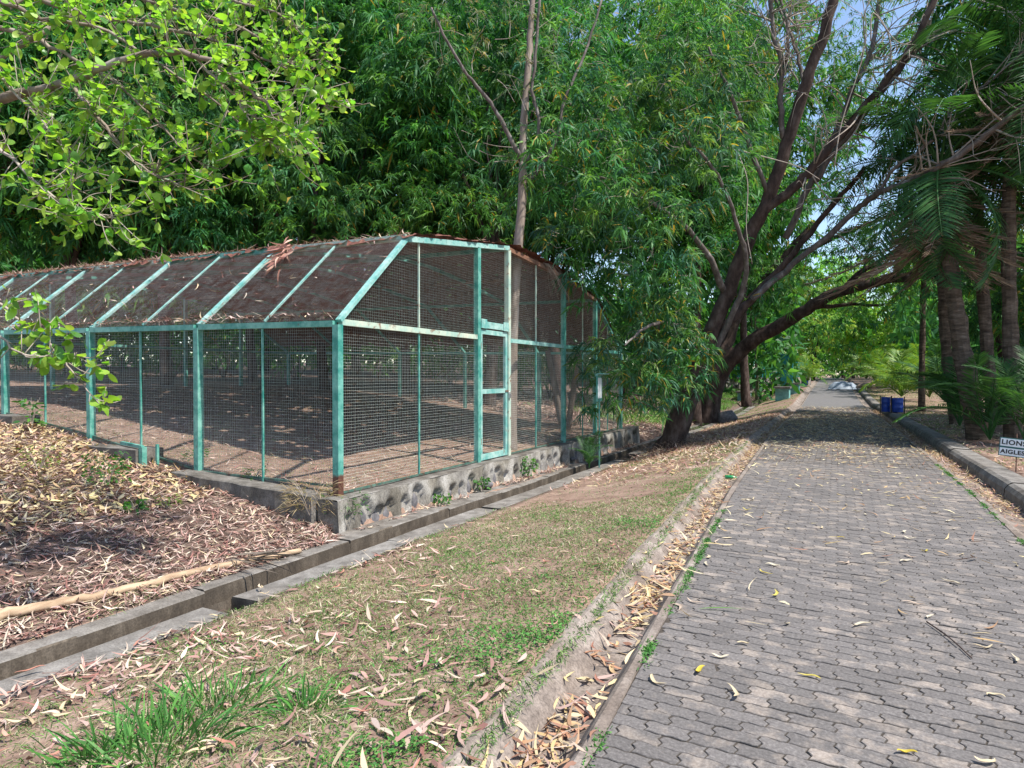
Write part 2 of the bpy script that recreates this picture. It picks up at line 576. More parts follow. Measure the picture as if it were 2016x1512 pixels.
ys = np.concatenate([np.arange(-6, 20, .18), np.arange(20, 60, .6), np.arange(60, 130, 4)])
GL = [(.0, -.03), (0, .006), (-.05, .008), (-.075, -.012), (-.135, -.10), (-.17, -.125), (-.33, -.12), (-.39, -.06), (-.45, -.005), (-.50, .018), (-.55, .012), (-.58, -.12)]
gut = structure(loft('gutter', GL[::-1], XL, M_conc_mud, ys, wob=.010))
GR = [(-.0, -.03), (0, .004), (.055, .010), (.075, -.01), (.14, -.055), (.30, -.065), (.42, -.055)]
structure(loft('gutter', GR, XR, M_conc_mud, ys, seed=3, wob=.008))
# right kerb of cast lengths
kerb = structure(thing('kerb', None, None, (2.2, 10, 0)))
edges = np.concatenate([np.arange(-3, 9.0, 2.2), [10.9, 13.6], np.arange(15.6, 70, 2.4)])
for ka, kb in zip(edges[:-1], edges[1:]):
    yy = np.linspace(ka + .008, kb - .008, 8)
    h = .15 + rng.uniform(-.012, .012)
    sx = rng.uniform(-.012, .012)
    K = [(.40 + sx, -.08), (.41 + sx, .06), (.45 + sx, h - .03), (.50 + sx, h), (.78 + sx, h - .01), (.80 + sx, -.05)]
    o = loft('kerb_stone', K, XR, M_slab, yy, kerb, wob=.004, seed=ka)

# ------------------------------------------------------------------ road
road_pts = np.concatenate([np.arange(-6, 40, 1.0), np.arange(40, 131, 3.0)])
g = Geo()
A = np.stack([XL(road_pts), road_pts, ZR(road_pts) - np.where(road_pts < 37.4, .0055, .0)], 1)
Bp = np.stack([XR(road_pts), road_pts, ZR(road_pts) - np.where(road_pts < 37.4, .0055, .0)], 1)
m_ = len(road_pts)
k = np.arange(m_ - 1)
g.add(np.concatenate([A, Bp]), np.stack([k, k + m_, k + m_ + 1, k + 1], 1), [4] * (m_ - 1))
road = structure(g.build('road', M_farroad))
road.data.materials.append(M_joint)
for p_ in road.data.polygons:
    if p_.center[1] < 37: p_.material_index = 1

BL, BP, GAP = .196, .0945, .0065


def brick_outline(n_=9):
    a = .0042; e = .011
    xs = np.array([0, .16, .34, .5, .66, .84, 1.0]) * BL
    wav = np.array([a, a, -a, a * .2, a, -a, a])
    wav = np.array([a, a, -a, -a, a, a, -a])
    # wave with half-brick period so that neighbouring rows interlock
    f = lambda x: a * np.clip(2.2 * np.sin(2 * np.pi * x / (BL / 2)), -1, 1)
    xs = np.linspace(0, BL, n_)
    bot = [(x, f(x)) for x in xs]
    top = [(x, BP + f(x)) for x in xs[::-1]]
    right = [(BL + e, BP * .36), (BL - e, BP * .64)]
    left = [(-e, BP * .64), (e, BP * .36)]
    pts = np.array(bot + right + top + left)
    c = np.array([BL / 2, BP / 2])
    out = []
    for p in pts:
        d = p - c
        out.append(p - np.sign(d) * GAP * np.array([.5 if abs(d[0]) > BL * .4 else 0, .5 if abs(d[1]) > BP * .3 else .0]))
    return np.array(out) - c


OUT_NEAR = brick_outline()
OUT_MID = brick_outline(5)
OUT_FAR = np.array([(-.5, -.5), (.5, -.5), (.5, .5), (-.5, .5)]) * np.array([BL - GAP, BP - GAP])
cells = []
r_i = 0
yb = .9
while yb < 37.2:
    off = (r_i % 2) * BL / 2 + rng.normal(0, .004)
    x0, x1 = float(XL(yb)), float(XR(yb))
    n0 = int(math.floor((x0 - off) / BL)) - 1
    n1 = int(math.ceil((x1 - off) / BL)) + 1
    for kx in range(n0, n1 + 1):
        xc = off + kx * BL
        if xc + BL / 2 > x0 + .03 and xc - BL / 2 < x1 - .03:
            cells.append((xc, yb, x0 + .004, x1 - .004))
    yb += BP
    r_i += 1
cells = np.array(cells)
vis, dd = visible(np.stack([cells[:, 0], cells[:, 1], np.zeros(len(cells))], 1), 30)
order = np.argsort(np.where(vis, dd, 1e6))
single = set(order[:300].tolist())


def brick_geo(g, xc, yc, xa, xb, rel=False):
    o = (OUT_NEAR if yc < 6.5 else OUT_MID if yc < 13 else OUT_FAR).copy()
    NO = len(o)
    o = o * (1 + rng.normal(0, .004))
    th = rng.normal(0, .008)
    o = np.stack([o[:, 0] * math.cos(th) - o[:, 1] * math.sin(th), o[:, 0] * math.sin(th) + o[:, 1] * math.cos(th)], 1)
    X = np.clip(o[:, 0] + xc, xa, xb)
    Y = o[:, 1] + yc
    r1_, r2_ = rng.random(), rng.random()
    dz = rng.normal(0, .0014)
    tx, ty = rng.normal(0, .012), rng.normal(0, .02)
    zr = float(ZR(yc))
    zt = zr + dz + tx * (X - xc) + ty * (Y - yc)
    cx, cy = X.mean(), Y.mean()
    # bevel: inner top ring
    Xi = X - np.sign(X - cx) * .0035; Yi = Y - np.sign(Y - cy) * .003
    v = np.concatenate([np.stack([Xi, Yi, zt], 1), np.stack([X, Y, zt - .004], 1), np.stack([X, Y, np.full(NO, zr - .02)], 1)])
    if rel:
        v = v - np.array([xc, yc, zr])
    k = np.arange(NO); k2 = (k + 1) % NO
    if yc > 13:
        g.add(v[:NO], k, [NO], np.tile([[r1_, r2_, 1.0]], (NO, 1)))
        return
    q1 = np.stack([k + NO, k2 + NO, k2, k], 1).ravel()
    q2 = np.stack([k + 2 * NO, k2 + 2 * NO, k2 + NO, k + NO], 1).ravel()
    g.add(v, np.concatenate([k, q1, q2]), [NO] + [4] * (2 * NO), np.concatenate([np.tile([[r1_, r2_, 1.0]], (NO, 1)), np.tile([[r1_, r2_, .55]], (NO, 1)), np.tile([[r1_, r2_, 0.0]], (NO, 1))]))


g = Geo()
for j, (xc, yc, xa, xb) in enumerate(cells):
    if j in single:
        gb = Geo()
        brick_geo(gb, xc, yc, xa, xb, True)
        o = gb.build('paving_brick', M_brick, road)
        o.location = (xc, yc, 0)
    else:
        brick_geo(g, xc, yc, xa, xb)
o = g.build('paving_bricks', M_brick, road)
o['kind'] = 'stuff'

# ------------------------------------------------------------------ drain
drain = structure(thing('drain', None, None, (-5.3, 8, -.5)))
ys = np.concatenate([np.arange(-4, 20, .5), np.arange(20, 90, 3)])
CH = [(.0, -.02), (.0, -.36), (.05, -.40), (.31, -.40), (.36, -.36), (.36, -.02)]
loft('channel', CH[::-1], DL, M_damp_shade, ys, drain, wob=.008, zf=lambda Y: ZR(Y) + ZD(Y))


def lip(ya, yb, side, dz=0.0, tilt=0.0, w_=None, sx=0.0):
    yy = np.linspace(ya, yb, max(3, int((yb - ya) / .25)))
    if side == 'L':
        w_ = w_ or .19
        pr = [(-w_ + sx, -.30), (-w_ + sx, -.006), (-w_ + .012 + sx, .006), (-.012 + sx, .006 + tilt), (sx, -.006 + tilt), (sx, -.36)]
        bs = DL
    else:
        w_ = w_ or .36
        pr = [(sx, -.36), (sx, -.006 + tilt), (.012 + sx, .006 + tilt), (w_ - .012 + sx, .008), (w_ + sx, -.006), (w_ + sx, -.30)]
        bs = DR
    zf = lambda Y: ZR(Y) + ZD(Y) + dz
    g = Geo()
    x = bs(yy)
    V = []
    for j, (dx, z) in enumerate(pr):
        V.append(np.stack([x + dx + wnoise(yy, j, 3, ya) * .008, yy, zf(yy) + z + wnoise(yy, j, 4, ya + 1) * .004], 1))
    V = np.stack(V, 0)
    nc, nr = V.shape[:2]
    i, k = np.meshgrid(np.arange(nc - 1), np.arange(nr - 1), indexing='ij')
    q = np.stack([i * nr + k, (i + 1) * nr + k, (i + 1) * nr + k + 1, i * nr + k + 1], -1).reshape(-1)
    c0 = np.arange(nc) * nr
    loops = np.concatenate([q, c0[::-1], c0 + nr - 1])
    g.add(V.reshape(-1, 3), loops, [4] * (len(q) // 4) + [nc, nc])
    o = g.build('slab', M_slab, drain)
    o.data.materials.append(M_damp_shade)
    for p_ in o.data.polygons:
        if abs(p_.normal[2]) < .6: p_.material_index = 1  # upright faces coloured darker, so the tops stand out as lit


le = [-3.5, -1.5, .4, 1.42]
for a_, b_ in [(-3.5, -1.5), (-1.48, .5), (.52, 1.95), (2.13, 4.2), (4.21, 6.3), (6.31, 8.6), (8.62, 10.4), (10.42, 12.6), (12.62, 15)]:
    lip(a_, b_, 'L', rng.uniform(-.02, .012), rng.uniform(-.014, .01), sx=rng.uniform(-.016, .012), w_=.19 if b_ < 6.2 else .42)
for a_ in np.arange(15, 46, 1.9):
    lip(a_ + .01, a_ + 1.88, 'L', rng.uniform(-.02, .02), 0, sx=rng.uniform(-.02, .02))
for a_, b_ in [(-3.5, -1.2), (-1.19, 1.3), (1.31, 3.9), (4.22, 6.6), (6.61, 8.9), (9.0, 11.4), (11.41, 13.8), (13.83, 16.2)]:
    lip(a_, b_, 'R', rng.uniform(-.012, .004), rng.uniform(-.012, .004), sx=rng.uniform(-.014, .014))
for a_ in np.arange(17.5, 46, 1.55):
    lip(a_ + .03, a_ + 1.5, 'R', rng.uniform(-.02, .03), 0, sx=rng.uniform(-.03, .03))


# ------------------------------------------------------------------ cage
SLOPE = .017
M_sill = mat_paint('worn_sill_paint', (.03, .085, .07), (.12, .20, .16), (.09, .05, .035), .5, .6)
PROF = [(0, 2.37), (1.57, 3.81), (5.1, 4.30), (6.45, 4.30), (8.15, 4.14), (10.5, 3.80), (12.9, 2.37)]
ps, pz = np.array(PROF).T
topz = lambda s: float(np.interp(s, ps, pz))


def cp(i, s, z):
    """Cage point: i bays to the left of the near corner, s metres along the road side, height z."""
    x = CX - 2.88 * i
    return np.array([x, CY + s, z + SLOPE * (CX - x)])


cage = thing('aviary_cage', 'long teal steel framed wire mesh aviary with a sloping mesh roof beside the drain', 'cage', (CX, CY, 0))


def part(name, fn, mat, parent=cage, smooth=False):
    g = Geo(); fn(g)
    return g.build(name, mat, parent, smooth)


# front posts, eave rails, rafters
for i in range(6):
    p = cp(i, 0, 2.37)
    zb = float(zg(p[0], CY - .1)) - .3 if i else -.12
    part('post', lambda g: g.box((p[0] - .052, CY - .052, zb), (p[0] + .052, CY + .052, p[2] - .05)), M_teal_foot if i == 0 else M_teal)
    part('rafter', lambda g: g.bar(cp(i, .02, 2.375), cp(i, 1.57, 3.80), .10, .05, up=(0, -.68, .73)), M_teal_pale)
    if i < 5:
        part('rail', lambda g: g.bar(cp(i, 0, 2.335) - np.array([.053, 0, 0]), cp(i + 1, 0, 2.335) + np.array([.053, 0, 0]), .09, .085), M_teal)
        part('ridge_beam', lambda g: g.bar(cp(i, 1.60, 3.83), cp(i + 1, 1.60, 3.83), .09, .09), M_teal if i % 2 else M_cream)
        part('bar', lambda g: g.bar(cp(i + .5, -.01, float(zg(CX - 2.88 * (i + .5), CY)) - .1), cp(i + .5, -.01, 2.29), .028, .028, up=(0, 1, 0)), M_teal)
        part('bar', lambda g: g.bar(cp(i + .5, .03, 2.40), cp(i + .5, 1.55, 3.80), .032, .03, up=(0, -.68, .73)), M_teal_pale)
        xm0, xm1 = cp(i, 0, 0)[0], cp(i + 1, 0, 0)[0]
        za, zb_ = float(zg(xm0, CY - .04)), float(zg(xm1, CY - .04))
        part('sill_rail', lambda g: g.bar((xm0 - .06, CY, max(za, -.02) + .10), (xm1 + .06, CY, zb_ + .08), .03, .03), M_sill)
    # cross frames under the roof
    if i:
        for (s0, z0), (s1, z1) in zip(PROF[1:-1], PROF[2:]):
            part('roof_beam', lambda g: g.bar(cp(i, s0, z0 - .02), cp(i, s1, z1 - .02), .07, .07), M_teal)
# purlins along the roof
for s in (5.1, 8.15, 10.5):
    part('purlin', lambda g: g.bar(cp(0, s, topz(s) - .03), cp(5, s, topz(s) - .03), .07, .08), M_rust if s == 8.15 else M_teal)
# right wall (towards the road)
part('rafter', lambda g: g.bar(cp(0, 1.57, 3.80), cp(0, 5.1, 4.28), .10, .09), M_teal_pale)
part('rafter', lambda g: g.bar(cp(0, 5.1, 4.26), cp(0, 8.15, 4.10), .09, .09), M_rust)
part('rafter', lambda g: g.bar(cp(0, 8.15, 4.10), cp(0, 10.5, 3.77), .09, .08), M_rust)
part('rafter', lambda g: g.bar(cp(0, 10.5, 3.77), cp(0, 12.9, 2.37), .09, .08), M_teal)
for s, m_ in ((3.84, M_teal), (5.1, M_cream), (8.15, M_teal), (10.5, M_teal), (12.9, M_teal)):
    part('post', lambda g: g.box((CX - .05, CY + s - .055, -.10), (CX + .05, CY + s + .055, topz(s) - .055)), m_)
part('rail', lambda g: g.bar(cp(0, .055, 2.36), cp(0, 3.785, 2.36), .08, .085), M_cream)
part('rail', lambda g: g.bar(cp(0, 5.155, 2.36), cp(0, 8.095, 2.36), .08, .085), M_teal_pale)
part('rail', lambda g: g.bar(cp(0, 8.205, 2.36), cp(0, 12.85, 2.36), .08, .085), M_teal)
for s in (1.92, 6.5, 9.5, 11.6):
    part('bar', lambda g: g.bar(cp(0, s, -.03), cp(0, s, 2.31), .026, .026, up=(1, 0, 0)), M_teal)
    part('bar', lambda g: g.bar(cp(0, s, 2.41), cp(0, s, topz(s) - .05), .026, .026, up=(1, 0, 0)), M_cream)
part('sill_rail', lambda g: g.bar(cp(0, .06, -.015), cp(0, 3.78, -.015), .03, .03), M_sill)
part('sill_rail', lambda g: g.bar(cp(0, 5.16, -.015), cp(0, 12.85, -.015), .03, .03), M_sill)
# back and far end
for i in range(1, 6):
    part('post', lambda g: g.box((CX - 2.88 * i - .05, CAGE_Y1 - .05, -.1), (CX - 2.88 * i + .05, CAGE_Y1 + .05, 2.37 + SLOPE * 2.88 * i)), M_teal)
for i in range(5):
    part('rail', lambda g: g.bar(cp(i, 12.9, 2.35), cp(i + 1, 12.9, 2.35), .08, .08), M_teal)
for s in (3.84, 8.15, 10.5):
    q = cp(5, s, 0)
    part('post', lambda g: g.box((q[0] - .05, q[1] - .05, .4), (q[0] + .05, q[1] + .05, topz(s) + .2)), M_teal)
part('rail', lambda g: g.bar(cp(5, 0, 2.35), cp(5, 12.9, 2.35), .08, .08), M_teal)
# a teal post standing inside
part('post', lambda g: g.box((CX - 1.5 - .05, CY + 9.9, -.1), (CX - 1.5 + .05, CY + 10.0, 2.2)), M_teal)
# door
door = part('door', lambda g: [g.box((CX - .028, CY + 3.91, -.02), (CX + .028, CY + 3.99, 2.52)),
                               g.box((CX - .028, CY + 4.95, -.02), (CX + .028, CY + 5.035, 2.52)),
                               g.box((CX - .027, CY + 3.99, -.02), (CX + .027, CY + 4.95, .09)),
                               g.box((CX - .027, CY + 3.99, 1.27), (CX + .027, CY + 4.95, 1.36)),
                               g.box((CX - .027, CY + 3.99, 2.43), (CX + .027, CY + 4.95, 2.52))], M_teal_pale)
part('door_head', lambda g: [g.box((CX - .045, CY + 3.90, 2.55), (CX + .045, CY + 5.04, 2.68)),
                             g.box((CX + .046, CY + 3.90, 2.54), (CX + .06, CY + 4.12, 2.72)),
                             g.box((CX + .046, CY + 4.82, 2.54), (CX + .06, CY + 5.04, 2.72))], M_teal_pale)


def door_bits():
    g = Geo()
    g.box((CX + .055, CY + 5.03, 1.16), (CX + .085, CY + 5.10, 1.25))
    th = np.linspace(0, math.pi, 8)
    g.tube([(CX + .07, CY + 5.065 + .025 * math.cos(t), 1.25 + .05 * math.sin(t)) for t in th], .007, 6)
    g.build('padlock', M_lock, door)
    g = Geo()
    for z in (.35, 2.2):
        g.tube([(CX + .04, CY + 3.905, z - .06), (CX + .04, CY + 3.905, z + .06)], .014, 8)
    g.bar((CX + .04, CY + 4.93, 1.31), (CX + .04, CY + 5.12, 1.31), .03, .012, up=(1, 0, 0))
    g.build('hasp', M_rust, door)


door_bits()


def wires(g, A, B, r):
    """Thin three sided wires between the point arrays A and B."""
    A = np.asarray(A, float); B = np.asarray(B, float)
    d = nrm(B - A)
    ref = np.where(np.abs(d[:, 2:3]) < .9, np.array([[0, 0, 1.0]]), np.array([[1.0, 0, 0]]))
    u = nrm(np.cross(d, ref)); v = np.cross(d, u)
    off = [u * r, (-.5 * u + .866 * v) * r, (-.5 * u - .866 * v) * r]
    V = np.stack([A + o for o in off] + [B + o for o in off], 1)
    f = np.array([0, 1, 4, 3, 1, 2, 5, 4, 2, 0, 3, 5])
    N = len(A)
    g.add(V.reshape(-1, 3), (np.arange(N)[:, None] * 6 + f).ravel(), [4] * (3 * N))


def mesh_quad(name, fn, u0, u1, w0, w1, pitch, r, mat=None, parent=None, wtop=None, slack=.004):
    """Wire mesh over u in [u0,u1] and w in [w0, wtop(u)]; fn(u, w) gives the points."""
    g = Geo()
    us = np.arange(u0 + pitch / 2, u1, pitch)
    tops = np.array([wtop(u) if wtop else w1 for u in us])
    A, B = [], []
    sag = lambda u, w_: fn(u, w_)
    for u, t in zip(us, tops):
        u2 = u + rng.normal(0, .0025)
        nseg = 3
        ww = np.linspace(w0, t, nseg + 1)
        pts = [fn(u2 + (rng.normal(0, slack) if 0 < k < nseg else 0), q_) for k, q_ in enumerate(ww)]
        A += pts[:-1]; B += pts[1:]
    for wv in np.arange(w0 + pitch / 2, max(tops.max(), w1), pitch):
        wj = wv + rng.normal(0, .002)
        if wtop:
            ok = us[tops > wj]
            if len(ok) < 2: continue
            a, b = ok.min() - pitch / 2, ok.max() + pitch / 2
        else:
            a, b = u0, u1
        nseg = 3
        uu = np.linspace(a, b, nseg + 1)
        pts = [fn(q_, wj + (rng.normal(0, slack) if 0 < k < nseg else 0)) for k, q_ in enumerate(uu)]
        A += pts[:-1]; B += pts[1:]
    wires(g, A, B, r)
    o = g.build(name, mat or M_wire, parent or cage)
    return o


PIT = .042
for i in range(5):
    x0 = CX - 2.88 * i
    zlo = lambda u: float(zg(CX - u, CY)) - .05
    u0, u1 = 2.88 * i + .05, 2.88 * (i + 1) - .05
    base = min(zlo(u0), zlo(u1))
    mesh_quad('wire_mesh', lambda u, w_: np.array([CX - u, CY + .02, w_ + (SLOPE * u if w_ > 1 else 0)]), u0, u1, max(base, -.04), 2.30, PIT, .0014)
    # front slope: lines run up the slope
    mesh_quad('roof_mesh', lambda u, w_: cp(u / 2.88, w_ * 1.57, 2.385 + w_ * 1.43), u0 + .02, u1 - .02, .0, .02, .036, .0012, M_wire_roof, wtop=lambda u: 1.0)
# on the slope the cross wires need the same pitch in metres
for i in range(5):
    g = Geo(); A, B = [], []
    for w_ in np.arange(.01, 1.0, .036 / 2.13):
        A.append(cp(i + .02, w_ * 1.57, 2.388 + w_ * 1.43)); B.append(cp(i + .98, w_ * 1.57, 2.388 + w_ * 1.43))
    wires(g, A, B, .0012)
    g.build('roof_mesh', M_wire_roof, cage)
PIT = .044
fw = lambda u, w_: np.array([CX - .015, CY + u, w_])
for a_, b_ in ((.06, 3.78), (5.16, 8.09), (8.21, 10.44), (10.56, 12.84)):
    mesh_quad('wire_mesh', fw, a_, b_, .02, 2.32, PIT, .0014)
for a_, b_ in ((.08, 3.78), (3.90, 5.04), (5.16, 8.09), (8.21, 10.44), (10.56, 12.8)):
    mesh_quad('wire_mesh', fw, a_, b_, 2.41 if a_ != 3.90 else 2.7, 4.2, PIT, .0014, wtop=lambda s: max(2.42, topz(s) - .06))
mesh_quad('door_mesh', lambda u, w_: np.array([CX - .012, CY + u, w_]), 3.99, 4.95, .09, 1.27, PIT, .0014, parent=door)
mesh_quad('door_mesh', lambda u, w_: np.array([CX - .012, CY + u, w_]), 3.99, 4.95, 1.36, 2.43, PIT, .0014, parent=door)
# back and end walls, coarser
mesh_quad('wire_mesh', lambda u, w_: np.array([CX - u, CAGE_Y1 - .02, w_]), .05, 14.35, .0, 2.35, .07, .0018, slack=0)
mesh_quad('wire_mesh', lambda u, w_: np.array([CAGE_X1 + .02, CY + u, w_]), .05, 12.85, .5, 2.5, .07, .0018, slack=0)
# flat roof mesh
for (s0, z0), (s1, z1) in zip(PROF[1:-1], PROF[2:]):
    mesh_quad('roof_mesh', lambda u, w_: cp(u / 2.88, w_, topz(w_) + .03), .05, 14.35, s0, s1, .07, .0018, M_wire_roof, slack=0)

# litter lying on the flat roof
g = Geo()
nx, ny = 150, 105
uu = np.linspace(-.03, 5.02, nx); ss = np.linspace(1.5, 12.6, ny)
U, SS = np.meshgrid(uu, ss, indexing='ij')
U2 = U + rng.normal(0, .011, U.shape); S2 = SS + rng.normal(0, .035, U.shape)
tz = np.interp(S2, ps, pz) + .05 + np.abs(rng.normal(0, .02, U.shape)) + np.clip(wnoise(U * 2.9, SS, 1.4), 0, 1) * .05
X = CX - 2.88 * U2
V = np.stack([X, CY + S2, tz + SLOPE * (CX - X)], -1)
i, k = np.meshgrid(np.arange(nx - 1), np.arange(ny - 1), indexing='ij')
keep = rng.random(i.shape) < np.where(wnoise(uu[:-1][:, None] * 2.9, ss[:-1][None], 1.1, 3) < .7, .985, .7)
i, k = i[keep], k[keep]
q = np.stack([i * ny + k, i * ny + k + 1, (i + 1) * ny + k + 1, (i + 1) * ny + k], -1).reshape(-1)
g.add(V.reshape(-1, 3), q, [4] * len(i))
lit_roof = g.build('leaf_mat', M_mat)
tag(lit_roof, None, None, kind='stuff')

LCOL = np.array([(.26, .12, .10), (.33, .19, .16), (.42, .29, .25), (.48, .37, .29), (.52, .42, .27), (.15, .085, .07), (.56, .48, .38), (.38, .22, .19), (.46, .32, .28), (.20, .12, .10), (.54, .42, .36)])


def lcol(n, pal=LCOL, jit=.16):
    c = pal[rng.integers(0, len(pal), n)]
    return np.clip(c * (1 + rng.normal(0, jit, (n, 1))), .01, .9)


def litter(g, x, y, z, L0=.115, pal=LCOL, tilt=.28, bend=.8, W=.018, sg=None):
    n = len(x)
    if sg is None:
        nr_ = y < 7.5
        if nr_.any() and (~nr_).any():
            z = np.broadcast_to(z, (n,))
            litter(g, x[nr_], y[nr_], z[nr_], L0, pal, tilt, bend, W, 4)
            litter(g, x[~nr_], y[~nr_], z[~nr_], L0, pal, tilt, bend, W, 3 if y.max() < 25 else 2)
            return
        sg = 3
    th = rng.uniform(0, 2 * np.pi, n)
    L = L0 * rng.uniform(.6, 1.25, n)
    d = nrm(np.stack([np.cos(th), np.sin(th), rng.normal(.05, tilt, n)], 1))
    up = nrm(np.stack([rng.normal(0, .4, n), rng.normal(0, .4, n), np.ones(n)], 1))
    p = np.stack([x, y, z + np.abs(rng.normal(.012, .010, n))], 1) - d * (L * .5)[:, None] * np.array([1, 1, .3])
    add_leaves(g, p, d, L, W * rng.uniform(.6, 1.4, n), np.where(rng.random(n) < .5, 1, -1) * np.abs(rng.normal(bend * .8, bend * .5, n)), rng.normal(0, .14, n), lcol(n, pal), side=up, segs=sg)


g = Geo()
n = 9000
u = rng.uniform(-.02, 5, n); s = rng.uniform(1.45, 12.5, n)
s[:2600] = 1.55 + np.abs(rng.normal(0, .12, 2600))
u[:2600] = np.where(rng.random(2600) < .75, rng.uniform(1.6, 5, 2600), u[:2600])
x = CX - 2.88 * u
litter(g, x, CY + s, np.interp(s, ps, pz) + SLOPE * (CX - x) + .07, .15, tilt=.35)
# caught along the eave and here and there on the slope
n = 900
u = rng.uniform(0, 5, n); s = np.where(rng.random(n) < .72, .04 + np.abs(rng.normal(0, .03, n)), rng.uniform(0, 1.5, n))
x = CX - 2.88 * u
litter(g, x, CY + s, np.interp(s, ps, pz) + SLOPE * (CX - x) + .03, .13, tilt=.5)
o = g.build('roof_litter', M_litter)
tag(o, None, None, kind='stuff')

# a bunch of red-brown dead leaves caught near the ridge
gb = Geo()
n = 70
c0 = cp(1 - .19, 1.25, 3.62)
tq = rng.normal(0, .16, n)
pp = c0 + np.stack([rng.normal(0, .07, n) - tq * .5, tq, tq * .91 + rng.normal(0, .015, n)], 1)
dd_ = nrm(np.stack([rng.normal(-.25, .35, n), rng.normal(-.6, .25, n), rng.normal(-.5, .2, n)], 1))
add_leaves(gb, pp + np.array([0, 0, .08]), dd_, rng.uniform(.15, .34, n), .035, rng.normal(0, .5, n), .25, lcol(n, np.array([(.34, .17, .13), (.42, .26, .20), (.26, .12, .10)])), segs=4)
tag(gb.build('dead_branch', M_litter), 'clump of red brown dead leaves caught on the sloping mesh roof', 'dead leaves')

# ------------------------------------------------------------------ walls under the cage
wall = thing('retaining_wall', 'low stained retaining wall of dark stones in mortar under the road side of the cage', 'wall', (-6.0, 12, -.5))
WX = -5.93
y0, y1 = 6.52, 21.0
ny_, nz_ = 330, 13
YY = np.linspace(y0, y1, ny_); ZZ = np.linspace(-.62, -.06, nz_)
Yg, Zg = np.meshgrid(YY, ZZ, indexing='ij')
rec = np.zeros_like(Yg)
stones = []
yc = y0 + .22
while yc < y1 - .15:
    w_ = rng.uniform(.09, .38)
    zc = -.47 + rng.uniform(-.04, .10)
    hh = rng.uniform(.08, .31)
    stones.append((yc, zc, w_, hh))
    e = np.abs((Yg - yc) / (w_ * .5)) ** 2.4 + np.abs((Zg - zc) / np.where(Zg > zc, hh, hh * 2)) ** 2.4
    rec = np.maximum(rec, np.clip((1.12 - e) * 4, 0, 1))
    yc += w_ * rng.uniform(.7, 1.0) + rng.uniform(.03, .26)
Xg = WX - rec * .095 + wnoise(Yg * 3, Zg * 5, 1.5, 1) * .008 + (-.06 - Zg) * .06
V = np.stack([Xg, Yg, Zg + wnoise(Yg, 0, 2.2, 3) * .012 * (Zg > -.08)], -1)
i, k = np.meshgrid(np.arange(ny_ - 1), np.arange(nz_ - 1), indexing='ij')
q = np.stack([i * nz_ + k, (i + 1) * nz_ + k, (i + 1) * nz_ + k + 1, i * nz_ + k + 1], -1).reshape(-1)
g = Geo(); g.add(V.reshape(-1, 3), q, [4] * (len(q) // 4))
g.build('mortar', M_mortar, wall, smooth=True)
g = Geo()
yy = np.linspace(y0, y1, 90)
capp = [(-6.28, -.3), (-6.28, -.055), (-6.1, -.045), (WX - .012, -.048), (WX + .004, -.062)]
V = np.stack([np.stack([np.full_like(yy, x_) + wnoise(yy, j, 2, 5) * .006, yy, np.full_like(yy, z_) + wnoise(yy, 0, 2.2, 3) * .012], 1) for j, (x_, z_) in enumerate(capp)], 0)
nc, nr = V.shape[:2]
i, k = np.meshgrid(np.arange(nc - 1), np.arange(nr - 1), indexing='ij')
q = np.stack([i * nr + k, (i + 1) * nr + k, (i + 1) * nr + k + 1, i * nr + k + 1], -1).reshape(-1)
g.add(V.reshape(-1, 3), q, [4] * (len(q) // 4))
for ye in (y0, y1):
    yo = ye + (.001 if ye == y0 else -.001)
    g.add([(-6.28, yo, -.62), (WX + .03, yo, -.62), (WX, yo, -.07), (-6.1, yo, -.047), (-6.28, yo, -.057)], [0, 1, 2, 3, 4], [5])
g.build('coping', M_conc, wall)


def blob(g, c, r, nu=10, nv=7, jit=.1, col=(1, 1, 1), zpow=1.0):
    c = np.array(c, float); r = np.array(r, float)
    th = np.arange(nu) / nu * 2 * np.pi
    V = [c + r * np.array([0, 0, -1])]
    for a_ in np.linspace(-np.pi / 2, np.pi / 2, nv)[1:-1]:
        for t in th:
            V.append(c + r * np.array([np.cos(a_) * np.cos(t), np.cos(a_) * np.sin(t), np.sin(a_)]) * (1 + rng.normal(0, jit)))
    V.append(c + r * np.array([0, 0, 1]))
    loops, tot = [], []
    nr = nv - 2
    for t in range(nu):
        t2 = (t + 1) % nu
        loops += [0, 1 + t2, 1 + t]; tot.append(3)
        for r_ in range(nr - 1):
            b_ = 1 + r_ * nu
            loops += [b_ + t, b_ + t2, b_ + nu + t2, b_ + nu + t]; tot.append(4)
        b_ = 1 + (nr - 1) * nu
        loops += [b_ + t, b_ + t2, len(V) - 1]; tot.append(3)
    g.add(V, loops, tot, col)


for yc, zc, w_, hh in stones:
    g = Geo()
    blob(g, (WX - .155 + rng.uniform(-.012, .02), yc, zc - .05), (.105, w_ * .46, hh * 1.05), 9, 6, .05)
    g.build('stone', M_stone, wall, smooth=True)

